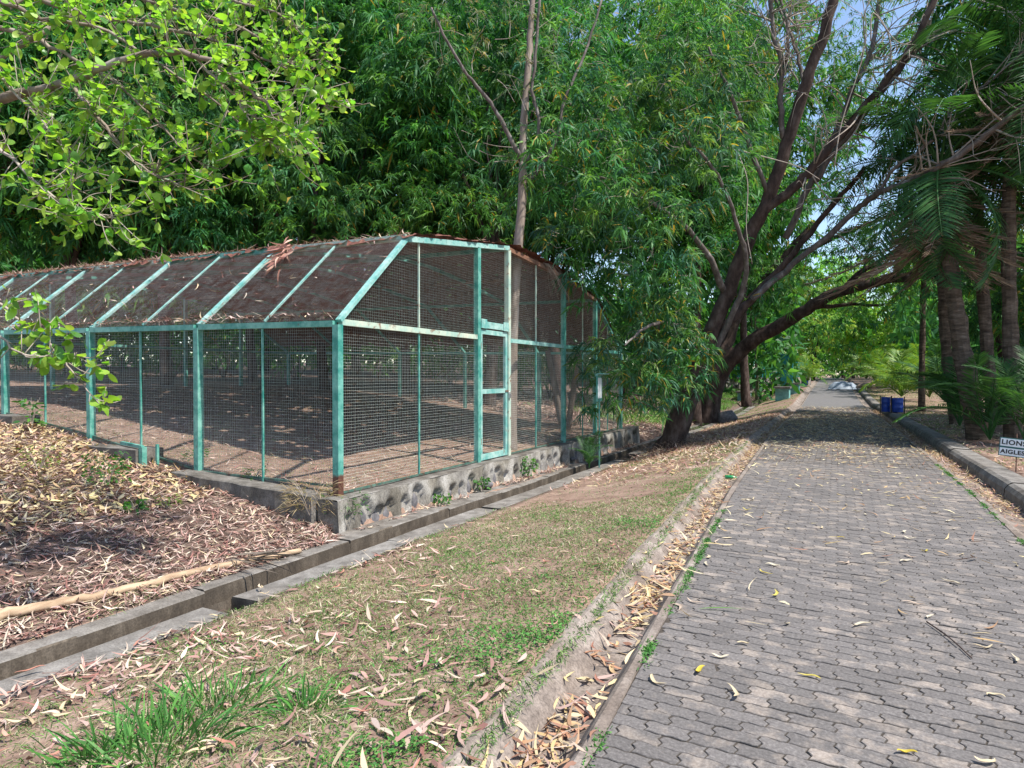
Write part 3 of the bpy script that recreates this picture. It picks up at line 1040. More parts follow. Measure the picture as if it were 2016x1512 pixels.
# front plinths that step up the slope
pl = thing('plinth', 'grey concrete plinth under the front of the cage next to its near corner post', 'plinth', (-7.6, 6.7, 0))
g = Geo()
for xa, xb, zt in ((-9.25, -6.32, .0),):
    n_ = 14
    xs = np.linspace(xa, xb, n_)
    zt_ = np.interp(xs, [xa, xb], [.125, -.01]) + rng.normal(0, .004, n_)
    fr = CY - .34 + rng.normal(0, .01, n_)
    V = np.concatenate([np.stack([xs, fr + .0, zt_ - .5], 1), np.stack([xs, fr, zt_ - .015], 1), np.stack([xs, fr + .02, zt_], 1), np.stack([xs, np.full(n_, CY + .12), zt_], 1), np.stack([xs, np.full(n_, CY + .12), zt_ - .5], 1)])
    i, k = np.meshgrid(np.arange(4), np.arange(n_ - 1), indexing='ij')
    q = np.stack([i * n_ + k, i * n_ + k + 1, (i + 1) * n_ + k + 1, (i + 1) * n_ + k], -1).reshape(-1)
    c0 = np.arange(5) * n_
    g.add(V, np.concatenate([q, c0, (c0 + n_ - 1)[::-1]]), [4] * (len(q) // 4) + [5, 5])
g.build('block', M_conc, pl)
for (xa, xb, zt, lab) in ((-12.6, -10.05, .42, 'short concrete plinth end with a teal bracket under the second front bay of the cage'), (-15.6, -13.75, .86, 'concrete plinth end half buried in leaves under the third front bay of the cage')):
    pl = thing('plinth', lab, 'plinth', (xb, 6.6, zt))
    g = Geo(); g.box((xa, CY - .38, zt - .5), (xb, CY + .1, zt)); g.build('block', M_conc, pl)
    if zt < .5:
        g = Geo(); g.bar((xb + .06, CY - .30, zt - .5), (xb + .06, CY - .30, zt + .05), .09, .08, up=(0, 1, 0)); g.bar((xb - .9, CY - .05, zt + .05), (xb + .06, CY - .30, zt + .045), .05, .05)
        g.bar((xb + .16, CY - .12, zt - .5), (xb + .16, CY - .12, zt + .08), .04, .04, up=(0, 1, 0))
        g.build('bracket', M_teal, pl)

# ------------------------------------------------------------------ trees
GREENS = np.array([(.040, .155, .045), (.055, .20, .050), (.075, .24, .050), (.034, .125, .045), (.105, .28, .055), (.048, .18, .070)])


def curve(pts, n=8):
    """Smooth polyline through the points (Catmull-Rom)."""
    pts = np.array(pts, float)
    if len(pts) == 2:
        return pts[0] + np.linspace(0, 1, n)[:, None] * (pts[1] - pts[0])
    p = np.concatenate([[2 * pts[0] - pts[1]], pts, [2 * pts[-1] - pts[-2]]])
    out = []
    for i in range(1, len(p) - 2):
        t = np.linspace(0, 1, n, endpoint=False)[:, None]
        a, b_, c, d = p[i - 1], p[i], p[i + 1], p[i + 2]
        out.append(.5 * (2 * b_ + (c - a) * t + (2 * a - 5 * b_ + 4 * c - d) * t ** 2 + (3 * b_ - a - 3 * c + d) * t ** 3))
    out.append(pts[-1:])
    return np.concatenate(out)


def limb(g, pts, r0, r1, n=8, seg=6, rough=.07, wig=0.0):
    c = curve(pts, seg)
    if wig:
        c[1:-1] += rng.normal(0, wig, (len(c) - 2, 3))
    t = np.linspace(0, 1, len(c))
    g.tube(c, r0 + (r1 - r0) * t ** .8, n, rough=rough)
    return c


def sickle_crown(g, clumps, per_m2, nl, L, W, pal=GREENS, yellow=.03, droop=.8, bend=.25, twig=None, shell=.7, spray=.42, segs=3, down=.3):
    """Hanging sprays of sickle leaves spread over the clumps (x, y, z, r[, squash])."""
    for cl in clumps:
        c = np.array(cl[:3]); r = cl[3]; sq = cl[4] if len(cl) > 4 else .8
        ns = max(4, int(per_m2 * 4 * np.pi * r * r * rng.uniform(.85, 1.15)))
        u = rng.normal(0, 1, (ns, 3)); u[:, 2] = np.where(u[:, 2] < 0, u[:, 2] * np.where(rng.random(ns) < .5, -1, 1), u[:, 2]); u = nrm(u)
        f = rng.uniform(shell, 1.05, ns) ** .7
        o = c + u * np.array([1, 1, sq]) * (r * f)[:, None]
        dr = nrm(u * np.array([1, 1, .5]) + rng.normal(0, .35, (ns, 3)) + np.array([0, 0, .15]))
        sl_ = spray * rng.uniform(.6, 1.3, ns)
        t = np.tile(np.linspace(.25, 1.02, nl) ** .8, (ns, 1)) + rng.normal(0, .04, (ns, nl))
        # twig bends over and hangs
        p = o[:, None] + dr[:, None] * (t * sl_[:, None])[..., None] - np.array([0, 0, 1.0]) * (t ** 2 * sl_[:, None] * down)[..., None]
        tang = nrm(dr[:, None] - np.array([0, 0, 2.0]) * (t * down)[..., None])
        d = nrm(tang * .45 + rng.normal(0, .6, (ns, nl, 3)) * np.array([1, 1, .55]) + np.array([0, 0, .12]))
        N = ns * nl
        base = pal[rng.integers(0, len(pal), ns)] * rng.uniform(.72, 1.3) * np.array([rng.uniform(.85, 1.3), 1, rng.uniform(.75, 1.2)])
        col = np.repeat(base, nl, axis=0) * (1 + rng.normal(0, .16, (N, 1)))
        yl = rng.random(N) < yellow
        col[yl] = np.array([.42, .30, .05]) * rng.uniform(.6, 1.2, (yl.sum(), 1))
        col = np.clip(col, .005, .8)
        add_leaves(g, p.reshape(-1, 3), d.reshape(-1, 3), L * rng.uniform(.65, 1.25, N), W * rng.uniform(.7, 1.2, N), rng.normal(0, bend, N), droop * rng.uniform(.4, 1.4, N), col, segs=segs)
        if twig is not None:
            kk = rng.choice(ns, max(1, ns // 4), replace=False)
            for j in kk:
                tt = np.linspace(0, 1, 4)
                pts = o[j] + dr[j] * (tt * sl_[j])[:, None] - np.array([0, 0, 1.0]) * (tt ** 2 * sl_[j] * down)[:, None]
                twig.tube(np.concatenate([[c + (o[j] - c) * .82], pts]), [.008, .007, .006, .004, .003], 4)


def auto_clumps(cx, cy, z0, z1, R_, n, r0, r1):
    out = []
    for j in range(n):
        for _ in range(20):
            u = rng.uniform(-1, 1, 3)
            if np.linalg.norm(u) < 1: break
        out.append((cx + u[0] * R_, cy + u[1] * R_, (z0 + z1) / 2 + u[2] * (z1 - z0) / 2, rng.uniform(r0, r1)))
    return out


def bg_tree(label, x, y, h, tr, z0, R_, n, L, W, per, nl, bark, segs=2, name='acacia_tree', group=None, lean=(0, 0), pal=GREENS, rr=(1.3, 2.1), droop=.8, yellow=.02, nlimb=6, spray=.55):
    zb = float(zg(x, y))
    t = thing(name, label, 'tree', (x, y, zb), group)
    cx, cy = x + lean[0], y + lean[1]
    cl = auto_clumps(cx, cy, zb + z0, zb + h, R_, n, *rr)
    g = Geo()
    top = np.array([cx, cy, zb + z0 + (h - z0) * .55])
    b0 = np.array([x, y, zb - .3])
    mid = (b0 + top) / 2 + np.array([rng.normal(0, .3), rng.normal(0, .3), 0])
    tc = limb(g, [b0, b0 + (mid - b0) * .5 + rng.normal(0, .12, 3), mid, top], tr, tr * .25, 10, 6, .08)
    g.build('trunk', bark, t, smooth=True)
    g = Geo()
    tw = Geo()
    for j, c in enumerate(cl[:nlimb]):
        st = tc[int(len(tc) * rng.uniform(.35, .85))]
        e = np.array(c[:3])
        md = (st + e) / 2 + np.array([0, 0, .5]) + rng.normal(0, .25, 3)
        limb(tw, [st, md, e], tr * .38, .02, 7, 5, .06)
    if tw.n:
        tw.build('limbs', bark, t, smooth=True)
    sickle_crown(g, cl, per, nl, L, W, pal, yellow, droop=droop, spray=spray, segs=segs)
    g.build('crown', M_leaf, t)
    return t


def PXY(x, D):
    p = P(x, HOR, D)
    return p[0], p[1]


# trees standing behind the cage (front row)
ROW_A = [(-90, 22, 15, 'dense dark acacia behind the far left end of the cage roof', (0, 0)),
         (150, 25, 18, 'tall acacia whose brown trunk shows above the left part of the cage roof', (0, 0)),
         (330, 24, 17, 'dark crowned acacia behind the third roof bay of the cage', (.5, 0)),
         (500, 28, 17, 'acacia with a thick forked trunk behind the middle of the cage roof', (0, 0)),
         (640, 25, 18, 'broad acacia with pale shoots above the second roof bay of the cage', (0, 0)),
         (800, 27, 17.5, 'tall drooping acacia left of the slender trunk that grows through the cage', (0, .4)),
         (960, 25, 18.5, 'deep green acacia straight behind the slender trunk in the cage', (0, 0)),
         (1110, 28, 16, 'drooping acacia behind the right end of the cage, below the sky gap', (-.5, 0)),
         (1370, 30, 20, 'tall acacia filling the view behind the crown of the leaning tree', (0, 0))]
for (px, D, h, lab, ln) in ROW_A:
    x, y = PXY(px, D)
    bg_tree(lab, x, y, h, rng.uniform(.22, .34), 4.4, 4.0, 34, .36, .072, 2.9, 14, M_bark_dark, lean=ln, rr=(1.1, 1.9)) if px != 1370 else bg_tree(lab, x, y, h, .3, 7.0, 3.6, 28, .36, .072, 2.9, 14, M_bark_dark, rr=(1.1, 1.9))
# backdrop row
ROW_B = [(-60, 37, 'the far left end of the cage'), (140, 40, 'the acacia with the brown trunk'), (330, 38, 'the dark crowned acacia at the third roof bay'), (520, 42, 'the acacia with the forked trunk'), (700, 39, 'the second roof bay of the cage'), (880, 42, 'the slender tree in the cage, on its left'),
         (1040, 40, 'the slender tree in the cage, on its right'), (1290, 46, 'the crown of the leaning tree, right of the sky gap'), (1470, 44, 'the upper limbs of the leaning tree')]
for j, (px, D, lab) in enumerate(ROW_B):
    x, y = PXY(px, D)
    bg_tree('tall rear acacia far behind ' + lab, x, y, 28, .35, (1.8 if px < 1200 else 5.0 if px < 1400 else 8.5), (5.4 if px < 1200 else 4.6), 32, .60, .19, .85, 12, M_bark_dark, group='rear row of acacias', rr=(2.0, 3.2), nlimb=5, spray=.9)

# undergrowth behind the cage
SHR = [(60, 33, 'the third front bay, on its left'), (130, 29, 'the third front bay, on its right'), (235, 32, 'the left half of the second front bay'), (335, 30, 'the right half of the second front bay'), (440, 34, 'the left half of the first front bay'), (585, 32, 'the right half of the first front bay'),
       (745, 36, 'the road side between corner post and thin bar'), (890, 33, 'the panel left of the cage door'), (1020, 33, 'the panel right of the slender trunk'), (1085, 31, 'the panel with the leaning logs'), (1150, 36, 'the last bay by the notice post'), (1230, 40, None), (1320, 37, None)]
for j, (px, D, lab) in enumerate(SHR):
    x, y = PXY(px, D)
    zb = float(zg(x, y))
    t = thing('shrub', ('dark shrub seen through the mesh of ' + lab) if lab else ('dark shrub behind the hanging leaves of the leaning tree, ' + ('nearer the cage' if px == 1230 else 'nearer the road')), 'shrub', (x, y, zb), 'shrubs behind the cage')
    g = Geo()
    for k_ in range(5):
        limb(g, [(x, y, zb - .1), (x + rng.normal(0, .4), y + rng.normal(0, .4), zb + 1), (x + rng.normal(0, 1), y + rng.normal(0, 1), zb + 2.2)], .04, .012, 5, 3, 0)
    g.build('stem', M_bark_dark, t)
    g = Geo()
    sickle_crown(g, auto_clumps(x, y, zb + .5, zb + rng.uniform(2.2, 3.4), 1.8, 8, .6, 1.0), 2.6, 12, .26, .07, GREENS, .02, segs=2)
    g.build('foliage', M_leaf, t)
# the far wood all round, which reads as one mass
g = Geo()
n = 52000
az = np.where(rng.random(n) < .7, rng.uniform(-1.35, .12, n), rng.uniform(.12, 1.5, n))
rad = rng.uniform(52, 82, n)
rad = np.where(np.abs(az - .01) < .06, rad + 60, rad)
x = np.sin(az) * rad; y = np.cos(az) * rad
hh = 9 + 4 * wnoise(x, y, .11, 3)
z = zg(x, y) + rng.random(n) ** .8 * hh
pal = GREENS * .9
uu_ = nrm(rng.normal(0, 1, (n, 3)) + np.array([0, 0, -.3]))
add_leaves(g, np.stack([x, y, z], 1), uu_, rng.uniform(.6, 1.3, n), rng.uniform(.25, .5, n), 0, .3, np.clip(pal[rng.integers(0, 6, n)] * (1 + .25 * wnoise(x, y, .5)[:, None] + rng.normal(0, .15, (n, 1))), .01, .6), segs=2)
tag(g.build('forest', M_leaf), None, None, kind='stuff')

# bright near shoots over the ridge of the cage
x, y = PXY(820, 21.0)
t = thing('acacia_tree', 'young acacia with bright drooping leaves just above the cage ridge', 'tree', (x, y, float(zg(x, y))))
g = Geo()
b0 = np.array([x, y, -.3])
limb(g, [b0, b0 + (.1, .1, 2.5), b0 + (-.2, .2, 6.2)], .10, .03, 8)
g.build('trunk', M_bark_grey, t, smooth=True)
g = Geo()
sickle_crown(g, [tuple(P(px, py, D)) + (r,) for px, py, D, r in ((770, 400, 21, .95), (850, 430, 20.6, .8), (930, 440, 20.5, .9), (860, 350, 21.5, 1.0), (700, 430, 21.5, .9), (980, 420, 20.8, .6), (640, 400, 22, .9), (760, 460, 20.5, .5))], 3.2, 14, .22, .034, np.array([(.05, .16, .04), (.07, .20, .05), (.05, .15, .06), (.09, .22, .05)]), .03)
g.build('crown', M_leaf, t)

# ---- the leaning acacia by the road
B = P(1318, 872, 18.6)
zb = float(zg(B[0], B[1]))
t1 = thing('acacia_tree', 'leaning multi-stemmed acacia with a rough dark trunk between the drain and the road', 'tree', (B[0], B[1], zb))
b0 = np.array([B[0], B[1], zb - .25])
g = Geo()
fork = P(1350, 795, 18.4)
limb(g, [b0, b0 + (fork - b0) * .5 + np.array([-.02, 0, .05]), fork, P(1362, 765, 18.3)], .40, .28, 14, 6, .07)
# flare of roots
for a_ in np.linspace(0, 5.6, 8):
    e = b0 + np.array([math.cos(a_) * rng.uniform(.5, .8), math.sin(a_) * .6, .12])
    limb(g, [b0 + np.array([0, 0, .65]), b0 + np.array([math.cos(a_) * .33, math.sin(a_) * .33, .34]), e], .16, .05, 7, 4)
g.build('trunk', M_bark_dark, t1, smooth=True)
LIMBS = [
    ([(1352, 790, 18.4), (1385, 690, 18.2), (1430, 580, 18), (1480, 455, 17.6), (1512, 390, 17.3), (1545, 290, 17), (1580, 180, 16.6), (1612, 90, 16.3), (1650, -40, 16)], .25, .12),
    ([(1357, 782, 18.4), (1420, 655, 18.6), (1490, 580, 18.8), (1560, 500, 18.6), (1640, 400, 18), (1700, 330, 17.4)], .17, .05),
    ([(1496, 420, 17.4), (1560, 372, 17), (1610, 320, 16.6), (1680, 235, 16.2), (1740, 165, 15.8), (1800, 80, 15.3), (1850, -30, 15)], .14, .075),
    ([(1545, 470, 18.4), (1600, 350, 18), (1640, 270, 17.6), (1680, 170, 17.2), (1715, 95, 17), (1730, -30, 16.8)], .10, .05),
    ([(1600, 360, 17.2), (1650, 290, 16.8), (1720, 200, 16.4), (1790, 110, 16), (1870, 40, 15.6), (1950, -40, 15)], .085, .04),
    ([(1540, 275, 17), (1533, 190, 16.8), (1536, 140, 16.7), (1518, 60, 16.6), (1512, -30, 16.5)], .075, .05),
    ([(1536, 150, 16.7), (1548, 90, 16.6), (1530, -10, 16.6)], .05, .035),
    ([(1480, 590, 18.4), (1560, 520, 18), (1640, 455, 17.5), (1700, 400, 16.8), (1740, 375, 16), (1830, 340, 15), (1920, 280, 14.2), (2020, 205, 13.4), (2120, 140, 12.8)], .095, .055),
    ([(1725, 385, 16.2), (1760, 330, 15.8), (1830, 280, 15.3), (1880, 210, 15), (1960, 150, 14.6), (2050, 60, 14)], .05, .02),
    ([(1580, 180, 16.6), (1570, 130, 16.8), (1540, 40, 17), (1500, -40, 17.2)], .05, .03),
    ([(1400, 700, 18.3), (1450, 600, 17.6), (1470, 520, 17.0), (1445, 430, 16.4), (1400, 330, 15.8), (1330, 260, 15.3)], .10, .03),
    ([(1430, 580, 18), (1370, 470, 17), (1280, 400, 16), (1180, 350, 15.2)], .10, .03),
    ([(1385, 690, 18.2), (1330, 640, 16.5), (1280, 640, 15), (1230, 680, 14.2)], .08, .02),
    ([(1512, 390, 17.3), (1440, 200, 16.6), (1390, 90, 16.4)], .07, .03),
]
for pts, r0, r1 in LIMBS:
    g = Geo()
    limb(g, [P(*q) for q in pts], r0, r1, 9, 5, .06, wig=.02)
    g.build('limb', M_bark_dark if r0 > .12 else M_bark_grey, t1, smooth=True)
# bare grey twigs over the road
g = Geo()
starts = []
for pts, r0, r1 in LIMBS[2:9]:
    c = curve([P(*q) for q in pts], 6)
    for j in range(30):
        s_ = c[rng.integers(len(c) // 4, len(c))]
        dirv = nrm(np.array([rng.normal(.35, .6), rng.normal(-.1, .5), rng.normal(.25, .6)]))
        L_ = rng.uniform(.6, 2.2)
        e1 = s_ + dirv * L_ * .5 + rng.normal(0, .1, 3)
        e2 = e1 + nrm(dirv + rng.normal(0, .6, 3)) * L_ * .5
        limb(g, [s_, e1, e2], rng.uniform(.014, .030), .006, 5, 4, 0)
        for q_ in range(2):
            dv = nrm(dirv + rng.normal(0, .8, 3))
            limb(g, [e1, e1 + dv * .35, e1 + dv * .6 + np.array([0, 0, rng.normal(-.05, .15)])], .008, .003, 4, 3, 0)
for pts in ([(1600, 395, 17), (1700, 385, 16.6), (1800, 355, 16), (1900, 370, 15.4), (2030, 380, 15)], [(1420, 290, 15.5), (1500, 310, 15.5), (1570, 330, 15.4), (1612, 355, 15.3)],
            [(1710, 85, 15), (1715, 30, 15), (1760, 85, 15), (1800, 92, 15)], [(1640, 330, 15.6), (1655, 240, 15.6), (1700, 90, 15.5), (1690, -20, 15.5)], [(1450, 300, 15), (1470, 360, 15), (1468, 450, 15), (1480, 520, 15)]):
    limb(g, [P(*q) for q in pts], .018, .008, 5, 5, 0)
g.build('twigs', M_twig, t1, smooth=True)['kind'] = 'stuff'
g = Geo(); tw = Geo()
PAL1 = np.array([(.045, .150, .062), (.062, .195, .058), (.085, .235, .058), (.045, .160, .085), (.13, .28, .065), (.052, .170, .10)])
up_cl = [(1150, 330, 15, 1.25), (1120, 240, 15.6, 1.1), (1250, 250, 15.3, 1.35), (1350, 330, 15, 1.25), (1240, 420, 14.8, 1.0), (1300, 465, 15, .95), (1370, 210, 16.5, 1.3), (1370, 70, 17, 1.3), (1330, 130, 16.2, .9),
         (1440, 330, 19.5, .95), (1150, 480, 15.5, .9), (1090, 400, 16, .9), (1290, 550, 15, .8), (1400, 520, 19.5, .8), (1180, 560, 15.5, .6), (1060, 330, 16.2, .9), (1450, 130, 19.6, 1.1), (1480, 20, 20, 1.2), (1110, 130, 16.5, 1.0), (1300, 30, 17, .9)]
sickle_crown(g, [tuple(P(a_, b_, c_)) + (r,) for a_, b_, c_, r in up_cl], 5.6, 14, .25, .044, PAL1, .035, twig=tw)
lo_cl = [(1290, 640, 14.4, .62), (1230, 690, 14, .55), (1340, 700, 14.3, .6), (1260, 760, 14, .50), (1350, 740, 14.6, .40), (1200, 740, 13.9, .40), (1310, 590, 14.8, .55), (1180, 700, 14, .32), (1330, 770, 14.2, .36), (1365, 670, 15.0, .33), (1290, 800, 14, .22), (1210, 790, 13.8, .25), (1160, 800, 13.8, .12)]
sickle_crown(g, [tuple(P(a_, b_, c_ + 2.0)) + (r * 1.12,) for a_, b_, c_, r in lo_cl], 11.0, 13, .25, .042, PAL1, .05, twig=tw, spray=.36)
# sparse leaves on the reaching limbs
sp_cl = [(1620, 150, 16.6, .8), (1700, 60, 16.4, .8), (1560, 60, 17, .8), (1800, 30, 15.6, .7), (1500, 570, 17.5, .3), (1480, 480, 17.4, .3), (1760, 200, 16, .6)]
sickle_crown(g, [tuple(P(a_, b_, c_)) + (r,) for a_, b_, c_, r in sp_cl], 1.2, 12, .19, .027, PAL1, .06)
g.build('crown', M_leaf, t1)
tw.build('twigs', M_twig, t1)['kind'] = 'stuff'
# rootlets and straw round the foot
g = Geo()
n = 900
th = rng.uniform(0, 2 * np.pi, n); rr = rng.uniform(.28, .85, n)
p = np.stack([B[0] + np.cos(th) * rr * 1.25, B[1] + np.sin(th) * rr, np.zeros(n)], 1)
p[:, 2] = zg(p[:, 0], p[:, 1]) + np.clip(.42 - rr * .45, 0, 1) * rng.uniform(.3, 1, n)
d = nrm(np.stack([np.cos(th), np.sin(th), rng.normal(-.1, .5, n)], 1) + rng.normal(0, .4, (n, 3)))
add_leaves(g, p, d, rng.uniform(.1, .32, n), .010, rng.normal(0, .4, n), .3, lcol(n, np.array([(.20, .15, .12), (.28, .22, .18), (.13, .095, .075)])))
g.build('root_fibres', M_litter, t1)['kind'] = 'stuff'

# ---- second dark tree arching over the road
x, y = PXY(1388, 31)
zb = float(zg(x, y))
t2 = thing('acacia_tree', 'black-trunked acacia behind the leaning one, arching low over the paved road', 'tree', (x, y, zb))
b0 = np.array([x, y, zb - .4])
g = Geo()
limb(g, [b0, P(1398, 785, 31), P(1415, 735, 30.8), P(1450, 690, 30.5)], .62, .42, 12, 6, .06)
g.build('trunk', M_bark_dark, t2, smooth=True)
L2 = [([(1415, 735, 30.8), (1470, 680, 30), (1540, 640, 29), (1600, 600, 28), (1680, 566, 27), (1790, 545, 26), (1900, 540, 25), (2010, 545, 24)], .40, .12),
      ([(1412, 740, 30.8), (1440, 650, 31), (1475, 590, 31), (1530, 520, 30.5), (1600, 440, 30)], .30, .12),
      ([(1590, 605, 28), (1660, 600, 28), (1740, 600, 28)], .12, .05),
      ([(1640, 580, 27.5), (1720, 520, 27), (1800, 470, 26)], .16, .06),
      ([(1530, 520, 30.5), (1640, 470, 29), (1760, 420, 28)], .16, .06)]
for pts, r0, r1 in L2:
    g = Geo(); limb(g, [P(*q) for q in pts], r0, r1, 9, 5, .07, wig=.03); g.build('limb', M_bark_dark, t2, smooth=True)
g = Geo()
cl2 = [(1530, 560, 29, 1.4), (1640, 520, 28, 1.6), (1740, 500, 27, 1.6), (1820, 560, 26.5, 1.2), (1700, 620, 27, .8), (1600, 440, 29, 1.7), (1720, 400, 28, 1.8), (1840, 440, 26, 1.7), (1760, 600, 27.5, 1.0), (1650, 650, 30, .9), (1560, 330, 30, 2.0), (1690, 280, 29, 2.0), (1830, 300, 27, 1.8), (1480, 250, 31, 2), (1600, 180, 31, 2.2), (1760, 150, 29, 2.0), (1900, 180, 27, 2), (1700, 690, 29, .6), (1930, 580, 25.5, .9), (1880, 60, 28, 2), (1640, 50, 31, 2)]
sickle_crown(g, [tuple(P(a_, b_, c_)) + (r,) for a_, b_, c_, r in cl2], 3.2, 13, .27, .055, GREENS, .03, segs=2)
g.build('crown', M_leaf, t2)

# ---- slender tree growing through the cage
x, y = PXY(1006, 14.5)
zb = float(zg(x, y))
t3 = thing('eucalyptus_tree', 'slender pale-barked tree growing up through the cage roof beside the door', 'tree', (x, y, zb))
g = Geo()
limb(g, [np.array([x, y, zb - .2]), P(1007, 760, 14.5), P(1014, 560, 14.6), P(1026, 420, 14.7), P(1030, 320, 14.8)], .150, .09, 10, 6, .04)
g.build('trunk', M_bark_pale, t3, smooth=True)
for pts, r0, r1, mt in (([(1030, 325, 14.8), (1032, 240, 14.8), (1040, 130, 14.9), (1045, 60, 15), (1050, -60, 15)], .10, .06, M_bark_pale),
                        ([(1026, 320, 14.8), (990, 245, 14.6), (965, 205, 14.5), (920, 150, 14.3), (880, 85, 14.1), (850, 20, 14)], .06, .025, M_bark_grey),
                        ([(1036, 320, 14.8), (1056, 280, 14.7), (1060, 230, 14.6), (1048, 180, 14.6), (1058, 60, 14.5), (1065, -40, 14.5)], .05, .03, M_bark_grey),
                        ([(1095, 280, 14.9), (1112, 200, 15), (1150, 110, 15.1), (1185, 0, 15.2)], .045, .025, M_bark_grey),
                        ([(1034, 360, 14.8), (1060, 335, 14.8), (1095, 280, 14.9)], .05, .045, M_bark_grey)):
    g = Geo(); limb(g, [P(*q) for q in pts], r0, r1, 8, 5, .05, wig=.012); g.build('limb', mt, t3, smooth=True)
g = Geo()
for j in range(46):
    s_ = P(rng.uniform(860, 1150), rng.uniform(-20, 330), rng.uniform(14.2, 15.4))
    dv = nrm(np.array([rng.normal(0, .6), rng.normal(0, .6), rng.normal(.3, .6)]))
    limb(g, [s_, s_ + dv * .35, s_ + dv * .8 + rng.normal(0, .15, 3)], .009, .003, 4, 3, 0)
g.build('twigs', M_twig, t3)['kind'] = 'stuff'
g = Geo()
sickle_crown(g, [tuple(P(a_, b_, 14.6 + rng.normal(0, .3))) + (r,) for a_, b_, r in ((880, 60, .8), (930, 130, .6), (1000, 60, .7), (1080, 40, .7), (1050, 150, .5), (960, 230, .35), (1070, 275, .3), (1130, 90, .5), (850, 10, .8), (1000, 150, .4))], 2.6, 12, .16, .02, np.array([(.10, .16, .12), (.13, .19, .14), (.07, .14, .09), (.17, .21, .16)]), .02, spray=.35)
g.build('crown', M_leaf, t3)

# ---- trees left of the road further on
far_specs = [(1490, 52, 12, .16, 6.8, 2.2, 'thin pale-trunked tree beside the green benches', M_bark_pale, np.array([(.07, .20, .04), (.10, .26, .05), (.06, .16, .05)])),
             (1690, 66, 11, .2, 5.0, 2.2, 'small spreading tree on the left verge near the end of the road', M_bark_dark, np.array([(.10, .20, .04), (.15, .28, .05), (.08, .17, .04)])),
             (1420, 60, 15, .25, 2.0, 4.5, 'bright leafy tree behind the teal fence', M_bark_dark, np.array([(.10, .27, .05), (.16, .33, .06), (.07, .2, .05)])),
             (1560, 70, 14, .25, 1.6, 4.2, 'yellow-green tree over the far verge beyond the benches', M_bark_dark, np.array([(.14, .30, .05), (.20, .36, .06), (.09, .22, .05)]))]
for px, D, h, tr, z0, R_, lab, bk, pal in far_specs:
    x, y = PXY(px, D)
    if px == 1690: x -= 9
    bg_tree(lab, x, y, h, tr, z0, R_, 22, .36, .13, 2.2, 12, bk, name='leafy_tree', pal=pal, rr=(1.0, 1.6), nlimb=5, yellow=.05)
# wall of trees at the end of the road and to its right
END = [(1600, 88, 16), (1680, 96, 17), (1760, 84, 16), (1860, 72, 16), (1960, 60, 15), (2080, 50, 15), (1660, 112, 22)]
labs = ['round green tree closing the view left of the road end', 'green tree straight at the end of the road', 'sunlit tree right of the road end', 'tall leafy tree behind the bright palms', 'leafy tree behind the palm trunks on the right',
        'leafy tree at the right edge behind the palms', 'tallest far tree rising behind the road end']
for (px, D, h), lab in zip(END, labs):
    x, y = PXY(px, D)
    bg_tree(lab, x, y, h, .3, .6, 5.5, 24, .55, .22, .95, 11, M_bark_dark, name='leafy_tree', pal=np.array([(.14, .34, .06), (.20, .42, .07), (.10, .27, .05), (.26, .46, .08)]), rr=(1.6, 2.6), nlimb=4, spray=.8)
for px, D, h, lab in ((1960, 23, 7, 'dark bushy tree filling the gaps behind the thick palm trunks'), (2080, 20, 8, 'dark bushy tree at the right picture edge behind the palms'), (1990, 29, 9, 'bushy tree farther back between the palm trunks')):
    x, y = PXY(px, D)
    bg_tree(lab, x, y, h, .15, .3, 1.2, 16, .30, .08, 2.4, 12, M_bark_dark, name='bushy_tree', rr=(.6, 1.0), nlimb=4, spray=.4)
# roadside shade trees on the right, whose crowns hang over the palms
for (x, y, h, z0, lab) in ((9.5, 27, 15, 5.5, 'dark spreading acacia on the right behind the thick palm trunks'), (11, 19.5, 14, 5, 'dark acacia crown at the upper right above the big palm'), (6.5, 22.5, 17, 9, 'tall acacia whose crown closes the sky at the top right')):
    bg_tree(lab, x, y, h, .3, z0, 4.0, 30, .34, .08, 2.0, 13, M_bark_dark, rr=(1.3, 2.0))

# ------------------------------------------------------------------ palms
PG = np.array([(.030, .095, .030), (.045, .13, .035), (.06, .16, .04)])
PY = np.array([(.15, .27, .04), (.22, .32, .05), (.10, .23, .04)])
PD = np.array([(.22, .155, .105), (.30, .22, .155), (.15, .10, .07)])


def frond_mesh(L, nl, ll, lw, sag, pal, mat, lift=.45, dead=False):
    t = np.linspace(0, 1, 14)
    c = np.stack([L * t * (1 - .12 * t * t * sag), np.zeros(14), L * (lift * t - sag * .55 * t * t)], 1)
    g = Geo()
    g.tube(c, np.linspace(.022, .004, 14) * (L / 2.2), 5, col=tuple(pal.mean(0) * 1.2))
    tt = np.repeat(np.linspace(.14, .99, nl), 2)
    sgn = np.tile([1.0, -1.0], nl)
    idx = tt * 13
    i0 = np.clip(idx.astype(int), 0, 12); f = (idx - i0)[:, None]
    p = c[i0] * (1 - f) + c[i0 + 1] * f
    tan = nrm(c[i0 + 1] - c[i0])
    n = len(tt)
    fwd = .45 + .5 * tt
    d = nrm(tan * fwd[:, None] + np.stack([np.zeros(n), sgn, np.full(n, .25 if not dead else -.6)], 1) + rng.normal(0, .08 if not dead else .3, (n, 3)))
    prof = np.sin(np.pi * np.clip(tt * .92 + .06, 0, 1)) ** .5
    col = np.clip(pal[rng.integers(0, len(pal), n)] * (1 + rng.normal(0, .15, (n, 1))), .01, .9)
    add_leaves(g, p, d, ll * prof * rng.uniform(.85, 1.1, n), lw, 0, .28 if not dead else .9, col, side=np.tile([[0, 0, 1.0]], (n, 1)) + tan * .2, segs=3, wprof=[0, 1, .7, 0])
    o = g.build('frond', mat)
    me = o.data
    bpy.data.objects.remove(o)
    return me


